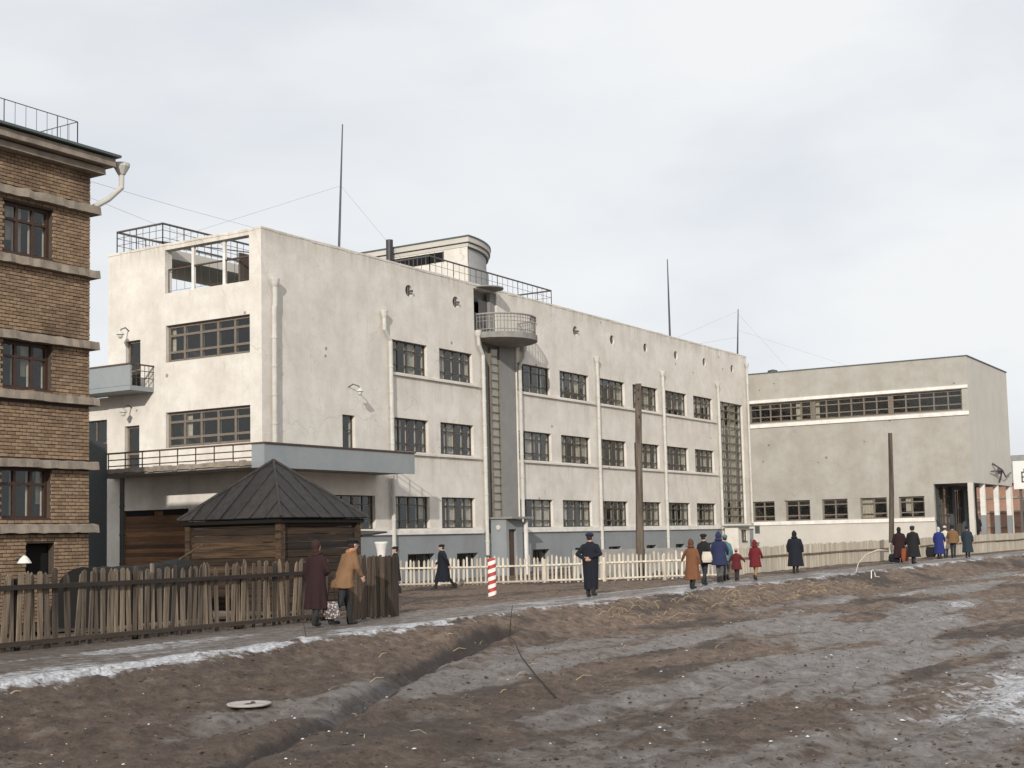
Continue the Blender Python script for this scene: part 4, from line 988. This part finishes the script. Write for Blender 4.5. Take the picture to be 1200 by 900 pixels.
# bent pipe, hoop and long dry stems
zb = H(51.4, 16.3)
b = MB(); b.ring_tube([(50.9, 16.2, zb-.05), (51.25, 16.2, zb+.3), (51.9, 16.1, zb+.62), (52.9, 15.9, zb+.78), (53.9, 15.8, zb+.72)], [.015, .02, .025, .05, .05], 8)
one(b, 'bent_branch', M['plank'], (51.4, 16.3, zb), 'pale bent branch arching over the edge of the icy path', 'branch', smooth=True)
b = MB(); zz = H(50.2, 15.5); b.ring_tube([(49.9, 15.3, zz+.03), (50.1, 15.35, zz+.3), (50.5, 15.4, zz+.33), (50.7, 15.4, zz+.18), (50.4, 15.3, zz+.08), (50.9, 15.3, zz+.05)], .018, 6)
one(b, 'twisted_wire', M['whiteband'], (50.2, 15.4, zz), 'curled scrap of white wire lying on the road bank', 'wire')
zh = H(13.1, 12.2); b = MB(); b.lathe((13.1, 12.2, zh+.02), [(.0, .0), (.17, .005), (.25, .02), (.28, .03), (.29, .02), (.27, 0)], 24, sx=1.0, sy=1.0)
one(b, 'metal_lid', M['litter'], (13.1, 12.2, zh), 'pale round metal lid lying flat in the mud of the bank', 'lid', smooth=True)
def stem(pts, lab, r=.008):
    P = [Vector((x, y, H(x, y)+z)) for x, y, z in pts]; b = MB(); b.ring_tube(P, [r*(1-.6*i/len(P)) for i in range(len(P))], 5); one(b, 'dry_twig', M['rail_dark'], tuple(P[0]), lab, 'twig')
stem([(15.2, 8.8, .0), (16.5, 9.9, .12), (19.0, 11.7, .1), (20.9, 13.0, .25), (22.4, 14.2, .2)], 'long dark dry stalk lying across the road in the middle foreground', .014)
stem([(23.3, 14.6, 0), (23.5, 14.7, .3), (23.9, 14.9, .55)], 'short dark forked twig upright on the bank', .012)
stem([(18.2, 15.6, 0), (18.25, 15.7, .25), (18.2, 15.7, .5)], 'thin dark twig standing at the path edge below the fence', .01)
# ================================================================== PEOPLE
def cloth(name, c, c2=None, rough=.9): return plain(name, c, rough, 0, .25, 7, .25, c2)
def capsule(mb, p0, p1, r0, r1, n=10):
    p0, p1 = Vector(p0), Vector(p1); mb.ring_tube([p0, p1], [r0, r1], n); mb.ell(p0, (r0,)*3, n, 6); mb.ell(p1, (r1,)*3, n, 6)
def remeshed(mb, name, mat, voxel, parent, smooth_it=3):
    me = mb.mesh('tmp', mat); o = bpy.data.objects.new('tmp', me); S.collection.objects.link(o)
    md = o.modifiers.new('r', 'REMESH'); md.mode = 'VOXEL'; md.voxel_size = voxel; md.use_smooth_shade = True
    sm = o.modifiers.new('s', 'SMOOTH'); sm.iterations = smooth_it; sm.factor = .5
    bpy.context.view_layer.update(); dg = bpy.context.evaluated_depsgraph_get()
    nm = bpy.data.meshes.new_from_object(o.evaluated_get(dg)); nm.name = name
    nm.materials.clear(); nm.materials.append(mat)
    nm.polygons.foreach_set('use_smooth', [True]*len(nm.polygons))
    bpy.data.objects.remove(o); bpy.data.meshes.remove(me)
    return link(name, nm, parent)
def hand(mb, w_, d, side, palm_n, s=1.0):
    """palm and five fingers growing from wrist w_ along d; palm_n = palm normal"""
    w_, d = Vector(w_), Vector(d).normalized(); n = Vector(palm_n).normalized(); sd = d.cross(n).normalized()*side
    c = w_+d*.05*s
    rot = Matrix((sd, d, n)).transposed()
    mb.ell(c, (.042*s, .055*s, .02*s), 10, 6, rot)
    for k, (off, L) in enumerate(((-.03, .058), (-.011, .072), (.009, .078), (.028, .07))):
        a = w_+d*.09*s+sd*off*s; b_ = a+d*L*.5*s+n*.012*s; e = b_+d*L*.35*s+n*.03*s
        mb.ring_tube([a-d*.02, b_, e], [.0105*s, .0098*s, .008*s], 6); mb.ell(e, (.008*s,)*3, 6, 4)
    a = w_+d*.03*s+sd*.035*s; b_ = a+sd*.025*s+d*.03*s+n*.012*s; e = b_+d*.028*s+n*.014*s
    mb.ring_tube([a, b_, e], [.013*s, .012*s, .009*s], 6)
def person(loc, rotz, Ht, label, coat, coat_len=.45, legs='trousers_dark', hat=('cap', 'black'), arms=('down', 'down'), stride=.12, lean=0., width=1.0, near=True, group='people walking along the path', hood=False, skirt=None, boots='boot', head_down=0., collar=None, waist=False, flare=.06):
    x, y, z = loc; p = thing('person', (x, y, z), label, 'person', group, rotz)
    s = Ht/1.75; p.scale = (1, 1, 1)
    def L(v):
        v = Vector(v); return Vector((v.x, v.y+lean*max(0, v.z-.85), v.z-(.25*lean*lean)*max(0, v.z-.85)))*s
    vox = .0085 if near else .014; fs = 1.0 if near else 1.12
    hc = L((0, .0+head_down*.06, 1.625)); body = MB()
    # head: skull, jaw, nose, ears, neck
    body.ell(hc+Vector((0, -.008, .02))*s, (.076*s, .095*s, .1*s), 14, 10); body.ell(hc+Vector((0, .025, -.05))*s, (.056*s, .066*s, .062*s), 12, 8)
    body.ell(hc+Vector((0, .1, -.012))*s, (.015*s, .022*s, .026*s), 8, 6); body.ell(hc+Vector((0, .088, -.055))*s, (.026*s, .012*s, .009*s), 8, 5)
    for q in (-1, 1): body.ell(hc+Vector((q*.078, -.005, -.01))*s, (.012*s, .022*s, .034*s), 8, 6); body.ell(hc+Vector((q*.032, .083, .03))*s, (.02*s, .012*s, .008*s), 6, 4)
    capsule(body, L((0, -.01, 1.42)), hc+Vector((0, -.01, -.05))*s, .058*s, .052*s)
    body.ell(L((0, 0, 1.28)), (.15*s, .095*s, .17*s), 12, 8); body.ell(L((0, 0, 1.0)), (.14*s, .1*s, .2*s), 12, 8)
    coatm = MB()
    for i, q in enumerate((-1, 1)):
        ps = arms[i]; sh = L((q*.158*width, -.005, 1.365))
        if ps == 'down': el, wr, d, n = L((q*.245*width, -.02, 1.14)), L((q*.25*width, .06, .9)), (0, .12, -1), (-q, 0, 0)
        elif ps == 'fwd': el, wr, d, n = L((q*.245*width, .08, 1.15)), L((q*.22, .27, .98)), (0, .5, -.8), (-q, 0, 0)
        elif ps == 'aft': el, wr, d, n = L((q*.25*width, -.14, 1.16)), L((q*.25, -.22, .93)), (0, -.3, -1), (-q, 0, 0)
        elif ps == 'back': el, wr, d, n = L((q*.29*width, -.1, 1.17)), L((q*.06, -.2, 1.04+.03*q)), (-q, -.1, -.1), (0, .7, .7)
        elif ps == 'front': el, wr, d, n = L((q*.27*width, .02, 1.13)), L((q*.1, .19, 1.06)), (-q, .3, 0), (0, -1, 0)
        elif ps == 'out': el, wr, d, n = L((q*.34, .02, 1.2)), L((q*.46, .08, 1.02)), (q*.6, .2, -.7), (-q, 0, -.3)
        capsule(coatm, sh, el, .075*s*width, .058*s); capsule(coatm, el, Vector(wr).lerp(Vector(el), .06), .058*s, .046*s)
        capsule(body, el, wr, .042*s, .03*s); hand(body, wr, d, q, n, s*fs)
        capsule(body, sh, el, .05*s, .042*s)
    bo = remeshed(body, 'body', M['skin'], vox, p, 2)
    # eyes
    for q in (-1, 1):
        b = MB(); b.ell(hc+Vector((q*.03, .084, .012))*s, (.011*s, .008*s, .008*s), 8, 6); me = b.mesh('eye', M['black']); link('eye', me, p)
    # legs
    lm = MB(); st = stride
    for q, k in ((-1, 1), (1, -1)):
        hip = Vector((q*.085, 0, .92))*s; kn = Vector((q*.09, k*st*.55+.03, .5))*s; an_ = Vector((q*.09, k*st*(1.0 if k > 0 else 1.25)-.01, .1+(0 if k > 0 else .03)))*s
        capsule(lm, hip, kn, .098*s, .068*s); capsule(lm, kn, an_, .07*s, .052*s)
        b = MB(); capsule(b, an_+Vector((0, -.03, .08))*s, an_+Vector((0, -.03, -.04))*s, .058*s, .052*s, 8); capsule(b, an_+Vector((0, -.035, -.055))*s, an_+Vector((q*.015, .15, -.062))*s, .045*s, .038*s, 8)
        remeshed(b, 'boot', M[boots], .014, p, 1)
    remeshed(lm, 'skirt' if skirt else 'trousers', M[legs], .02, p, 2)
    if skirt:
        b = MB(); zt = coat_len+.15; n = 24
        prof = [(.17, zt), (.21, (zt+skirt[0])/2), (.25, skirt[0]), (.2, skirt[0]+.01)]
        i0 = 0
        for r_, zz in prof:
            for q in range(n):
                t = 2*math.pi*q/n; rr_ = r_*(1+.07*math.sin(7*t)*(zt-zz)/(zt-skirt[0]+.01))
                b.v.append(tuple(Vector((rr_*math.cos(t)*1.0, rr_*math.sin(t)*.85, zz))*s))
        for k in range(len(prof)-1):
            for q in range(n): a_, c_ = k*n+q, k*n+(q+1) % n; b.f.append((a_, c_, c_+n, a_+n))
        link('skirt', b.mesh('skirt', M[skirt[1]], smooth=True), p)
    # coat body
    zb = coat_len; n = 40; ph = rnd.random()*6
    prof = [(1.51, .062, .065), (1.48, .095, .08), (1.44, .15, .1), (1.38, .195, .122), (1.3, .205, .135), (1.2, .2, .14), (1.05, .185 if waist else .2, .135 if waist else .15)]
    if zb < .95:
        for f in (.25, .5, .75, 1): prof.append((1.05-(1.05-zb)*f, .2+flare*f, .15+(flare+.015)*f))
    else: prof.append((zb, .2, .15))
    k0 = len(coatm.v)
    for k, (zz, rx, ry) in enumerate(prof):
        fo = max(0, (1.1-zz))*.11
        for q in range(n):
            t = 2*math.pi*q/n; f = 1+fo*math.sin(6*t+ph+.6*math.sin(2*t))+fo*.5*math.sin(11*t+2*ph)
            v = L((rx*width*f*math.cos(t), ry*width*f*math.sin(t)+(stride*.18*max(0, .9-zz)), zz+(.012*math.sin(5*t+ph) if zz == zb else 0)))
            coatm.v.append(tuple(v))
    for k in range(len(prof)-1):
        for q in range(n): a_, c_ = k0+k*n+q, k0+k*n+(q+1) % n; coatm.f.append((c_, a_, a_+n, c_+n))
    coatm.f.append(tuple(k0+q for q in range(n))); coatm.f.append(tuple(reversed([k0+(len(prof)-1)*n+q for q in range(n)])))
    remeshed(coatm, 'coat', M[coat], .015 if near else .022, p, 2)
    if collar:
        b = MB(); c = L((0, -.005, 1.49)); b.ring_tube([c+Vector((.088*math.cos(t), .08*math.sin(t), .02*math.cos(t*2)))*s for t in [i*math.pi/9 for i in range(19)]], .033*s, 8, False); remeshed(b, 'collar', M[collar], .012, p, 2)
    # headgear
    kind, hm = hat; b = MB(); h0 = hc+Vector((0, -.01, .055))*s
    if kind == 'cap':
        b.ell(h0+Vector((0, -.005, .03))*s, (.118*s, .125*s, .045*s), 16, 8); b.lathe(h0, [(.0, -.035*s), (.09*s, -.035*s), (.092*s, .02*s), (0, .03*s)], 16, sy=1.12); b.ell(h0+Vector((0, .11, -.012))*s, (.062*s, .05*s, .01*s), 12, 5, Matrix.Rotation(-.35, 3, 'X'))
    elif kind == 'beret': b.ell(h0+Vector((.0, -.01, .02))*s, (.12*s, .13*s, .06*s), 16, 8); b.lathe(h0, [(.0, -.045*s), (.088*s, -.045*s), (.095*s, .02*s), (0, .03*s)], 16, sy=1.12)
    elif kind == 'fur': b.ell(h0+Vector((0, 0, .02))*s, (.115*s, .13*s, .085*s), 16, 10); b.ell(h0+Vector((0, .085, .02))*s, (.08*s, .035*s, .045*s), 10, 6); b.ell(h0+Vector((-.085, -.01, -.05))*s, (.03*s, .045*s, .06*s), 8, 6); b.ell(h0+Vector((.085, -.01, -.05))*s, (.03*s, .045*s, .06*s), 8, 6)
    elif kind == 'round': b.ell(h0+Vector((0, 0, .01))*s, (.098*s, .115*s, .085*s), 16, 10)
    elif kind == 'brim': b.ell(h0+Vector((0, 0, .025))*s, (.09*s, .105*s, .07*s), 14, 8); b.ell(h0+Vector((0, 0, -.02))*s, (.15*s, .165*s, .012*s), 18, 4)
    elif kind in ('hood', 'scarf'):
        b.ell(h0+Vector((0, -.03, -.035))*s, (.108*s, .115*s, .14*s), 16, 10); b.ell(h0+Vector((0, -.04, -.14))*s, (.1*s, .085*s, .07*s), 12, 8)
        if kind == 'hood': b.ell(h0+Vector((0, -.055, -.17))*s, (.15*s, .1*s, .05*s), 12, 8); b.ell(h0+Vector((0, -.06, .07))*s, (.06*s, .07*s, .06*s), 10, 6)
    elif kind == 'hair': b.ell(h0+Vector((0, -.03, -.02))*s, (.096*s, .1*s, .12*s), 14, 10); b.ell(h0+Vector((0, -.05, -.13))*s, (.085*s, .06*s, .09*s), 12, 8)
    remeshed(b, {'hood': 'hood', 'scarf': 'headscarf', 'hair': 'hair'}.get(kind, 'hat'), M[hm], .011 if near else .015, p, 2)
    if kind in ('cap', 'beret', 'fur', 'round', 'brim'):
        b = MB(); b.ell(hc+Vector((0, -.035, .0))*s, (.082*s, .075*s, .085*s), 12, 8); link('hair', b.mesh('hair', M['hair'], smooth=True), p)
    return p, s
for nm, c in (('boot', (.02, .018, .016)), ('trousers_dark', (.022, .022, .026)), ('trousers_grey', (.09, .085, .08)), ('tights_tan', (.3, .19, .1)),
              ('maroon', (.02, .004, .005)), ('tan', (.2, .11, .053)), ('navy', (.0045, .0065, .013)), ('blackcloth', (.008, .008, .009)), ('brown', (.17, .07, .03)), ('brown2', (.1, .045, .022)),
              ('blue', (.018, .024, .07)), ('bright_blue', (.012, .022, .13)), ('teal', (.07, .16, .18)), ('red', (.13, .008, .013)), ('dark_red', (.1, .008, .011)), ('ochre', (.17, .095, .04)),
              ('slate', (.015, .027, .035)), ('cream', (.62, .55, .45)), ('pink', (.42, .22, .18)), ('fur_brown', (.035, .012, .009)), ('hair', (.035, .018, .01)), ('hair_grey', (.45, .45, .48)), ('fox', (.38, .16, .07)), ('navy_blue', (.011, .018, .045)), ('terracotta', (.25, .07, .03))):
    M[nm] = cloth(nm, c)
M['blackcloth'].name = 'black_cloth'
def print_mat():
    t = NT('patterned_cloth'); v = t.coord(); vo = t.node('ShaderNodeTexVoronoi', Scale=22); t.l.new(v, vo.inputs['Vector'])
    t.col(t.mix(t.ramp(vo.outputs['Distance'], .25, .45), (.55, .5, .45), (.1, .08, .08))); return t.m
M['print'] = print_mat()
E_ = -math.pi/2     # facing along +x
def G(x, y): return (x, y, H(x, y)+.005)
PP = 'people walking along the path'
p1, s1 = person(G(20.84, 17.6), E_+.15, 1.7, 'woman in long maroon coat walking arm in arm by the dark board fence', 'maroon', .36, 'trousers_dark', ('hair', 'fur_brown'), ('down', 'front'), .16, .06, 1.02, collar='fur_brown')
p2, s2 = person(G(21.4, 17.38), E_-.35, 1.76, 'stooping man in tan jacket with fur collar and black cap by the dark board fence', 'tan', .74, 'trousers_dark', ('cap', 'blackcloth'), ('fwd', 'fwd'), .24, .34, 1.12, collar='fox')
person(G(32.75, 17.85), E_+.1, 1.76, 'man in navy overcoat with his hands clasped behind his back', 'navy', .2, 'navy', ('beret', 'navy_blue'), ('back', 'back'), .03, .0, 1.18, flare=-.045)
person((44.43, 30.91, -.33), math.radians(38), 1.8, 'man in long dark coat and peaked cap striding left along the white fence', 'navy', .3, 'blackcloth', ('cap', 'blackcloth'), ('aft', 'fwd'), .34, .08, 1.35, group='people in the yard')
person((40.33, 30.23, -.33), math.radians(40), 1.78, 'man in dark coat and cap, only head and shoulders above the board fence end', 'blackcloth', .5, 'blackcloth', ('cap', 'blackcloth'), ('down', 'down'), .1, 0, 1.0, group='people in the yard')
person(G(37.45, 16.93), E_-.1, 1.48, 'person in long rust-brown coat with brown hood nearest the pickets', 'brown', .34, 'trousers_dark', ('hood', 'brown2'), ('out', 'down'), .08, .0, 1.12, boots='boot')
p7, _ = person(G(40.48, 17.87), E_-.1, 1.66, 'person in black jacket and round black cap behind the rust-brown coat', 'blackcloth', .72, 'trousers_dark', ('beret', 'blackcloth'), ('down', 'aft'), .2, .03, 1.05)
person(G(42.5, 18.2), E_+.1, 1.68, 'person in blue hooded coat with grey trousers between the children and the black cap', 'blue', .62, 'trousers_grey', ('hood', 'blue'), ('down', 'fwd'), .1, .0, 1.12)
person(G(44.1, 18.65), E_+.1, 1.6, 'person in teal jacket and hat mostly hidden by the blue hooded coat', 'teal', .75, 'trousers_grey', ('round', 'teal'), ('down', 'down'), .08, 0, 1.0)
person(G(43.98, 18.2), E_+.1, 1.12, 'small child in dark red coat and pink hat with arms held out', 'dark_red', .62, 'trousers_dark', ('round', 'pink'), ('out', 'out'), .1, 0, 1.15)
person(G(44.71, 17.8), E_+.0, 1.38, 'girl in bright red hooded coat and tan stockings mid-step', 'red', .58, 'tights_tan', ('hood', 'red'), ('down', 'fwd'), .26, .05, 1.05)
person(G(51.75, 18.9), E_+.1, 1.66, 'lone stout person in long dark navy coat before the plank fence', 'navy', .3, 'navy', ('hood', 'navy'), ('down', 'down'), .06, 0, 1.28, near=False)
person(G(66.12, 18.81), E_+.2, 1.74, 'person in long dark maroon coat next to the thin wooden pole', 'maroon', .25, 'navy_blue', ('scarf', 'blackcloth'), ('down', 'down'), .08, 0, 1.2, near=False)
person(G(64.34, 17.66), E_-.2, 1.78, 'person in black coat and fur hat beside the dark maroon coat', 'blackcloth', .32, 'navy_blue', ('fur', 'slate'), ('down', 'down'), .1, 0, 1.2, near=False)
person(G(74.34, 19.0), E_, 1.72, 'person in bright blue coat with grey hair before the porch', 'bright_blue', .28, 'navy_blue', ('hair', 'hair_grey'), ('down', 'fwd'), .1, .03, 1.15, near=False)
person(G(76.1, 19.1), E_, 1.76, 'person in pale cream coat half hidden behind the ochre jacket', 'cream', .5, 'trousers_dark', ('round', 'cream'), ('down', 'down'), .1, 0, 1.0, near=False)
person(G(75.3, 18.5), E_+.1, 1.8, 'person in ochre jacket and dark fur hat before the porch', 'ochre', .8, 'trousers_dark', ('fur', 'blackcloth'), ('fwd', 'down'), .18, .02, 1.15, near=False)
person(G(75.6, 17.8), E_, 1.74, 'person in slate overcoat and brimmed hat, rightmost of the walkers', 'slate', .3, 'navy', ('brim', 'blackcloth'), ('down', 'down'), .08, .02, 1.15, near=False)
person((96.2, 21.9, .92), E_, 1.55, 'dark figure standing by the porch columns beyond the plank fence', 'blackcloth', .5, 'blackcloth', ('hood', 'blackcloth'), ('down', 'down'), .05, 0, 1.1, near=False, group='people in the yard')
# things carried or set down
def bag(loc, rz, size, mat, label, hl_=.16, nm='shopping_bag'):
    t = thing(nm, loc, label, 'bag', 'bags the walkers carry', rz); w_, d_, h_ = size; b = MB()
    for k, (f, zz) in enumerate(((.85, 0), (1.08, .25), (1.05, .6), (.8, 1.0))):
        for q in range(16):
            a = 2*math.pi*q/16; c_, s_ = math.cos(a), math.sin(a); e = (abs(c_)**4+abs(s_)**4)**-.25
            b.v.append((w_/2*f*c_*e*(1+.04*math.sin(3*a+k)), d_/2*f*s_*e, zz*h_))
    for k in range(3):
        for q in range(16): b.f.append((k*16+q, k*16+(q+1) % 16, k*16+16+(q+1) % 16, k*16+16+q))
    b.f.append(tuple(reversed(range(16)))); b.f.append(tuple(48+q for q in range(16)))
    link('bag_body', b.mesh('bag_body', M[mat], smooth=False), t)
    b = MB(); b.ring_tube([(-w_*.3, 0, h_*.95), (-w_*.2, 0, h_+hl_), (w_*.2, 0, h_+hl_), (w_*.3, 0, h_*.95)], .012, 6); link('handle', b.mesh('handle', M['blackcloth']), t)
bag((20.95, 17.3, .16), E_, (.34, .12, .34), 'print', 'patterned cloth bag hanging between the maroon coat and the tan jacket', .28)
bag((40.1, 17.6, .75), E_, (.32, .14, .34), 'cream', 'cream bag at the back of the black jacket', .1)
bag((66.22, 19.13, .05), E_, (.5, .3, .4), 'navy', 'dark navy bag hanging at the left of the long maroon coat')
bag((65.0, 18.25, .12), E_, (.3, .22, .62), 'terracotta', 'terracotta bag hanging between the maroon and black coats', .12)
bag((74.45, 19.5, .1), E_, (.5, .2, .55), 'blackcloth', 'black suitcase held beside the bright blue coat', .1, 'suitcase')
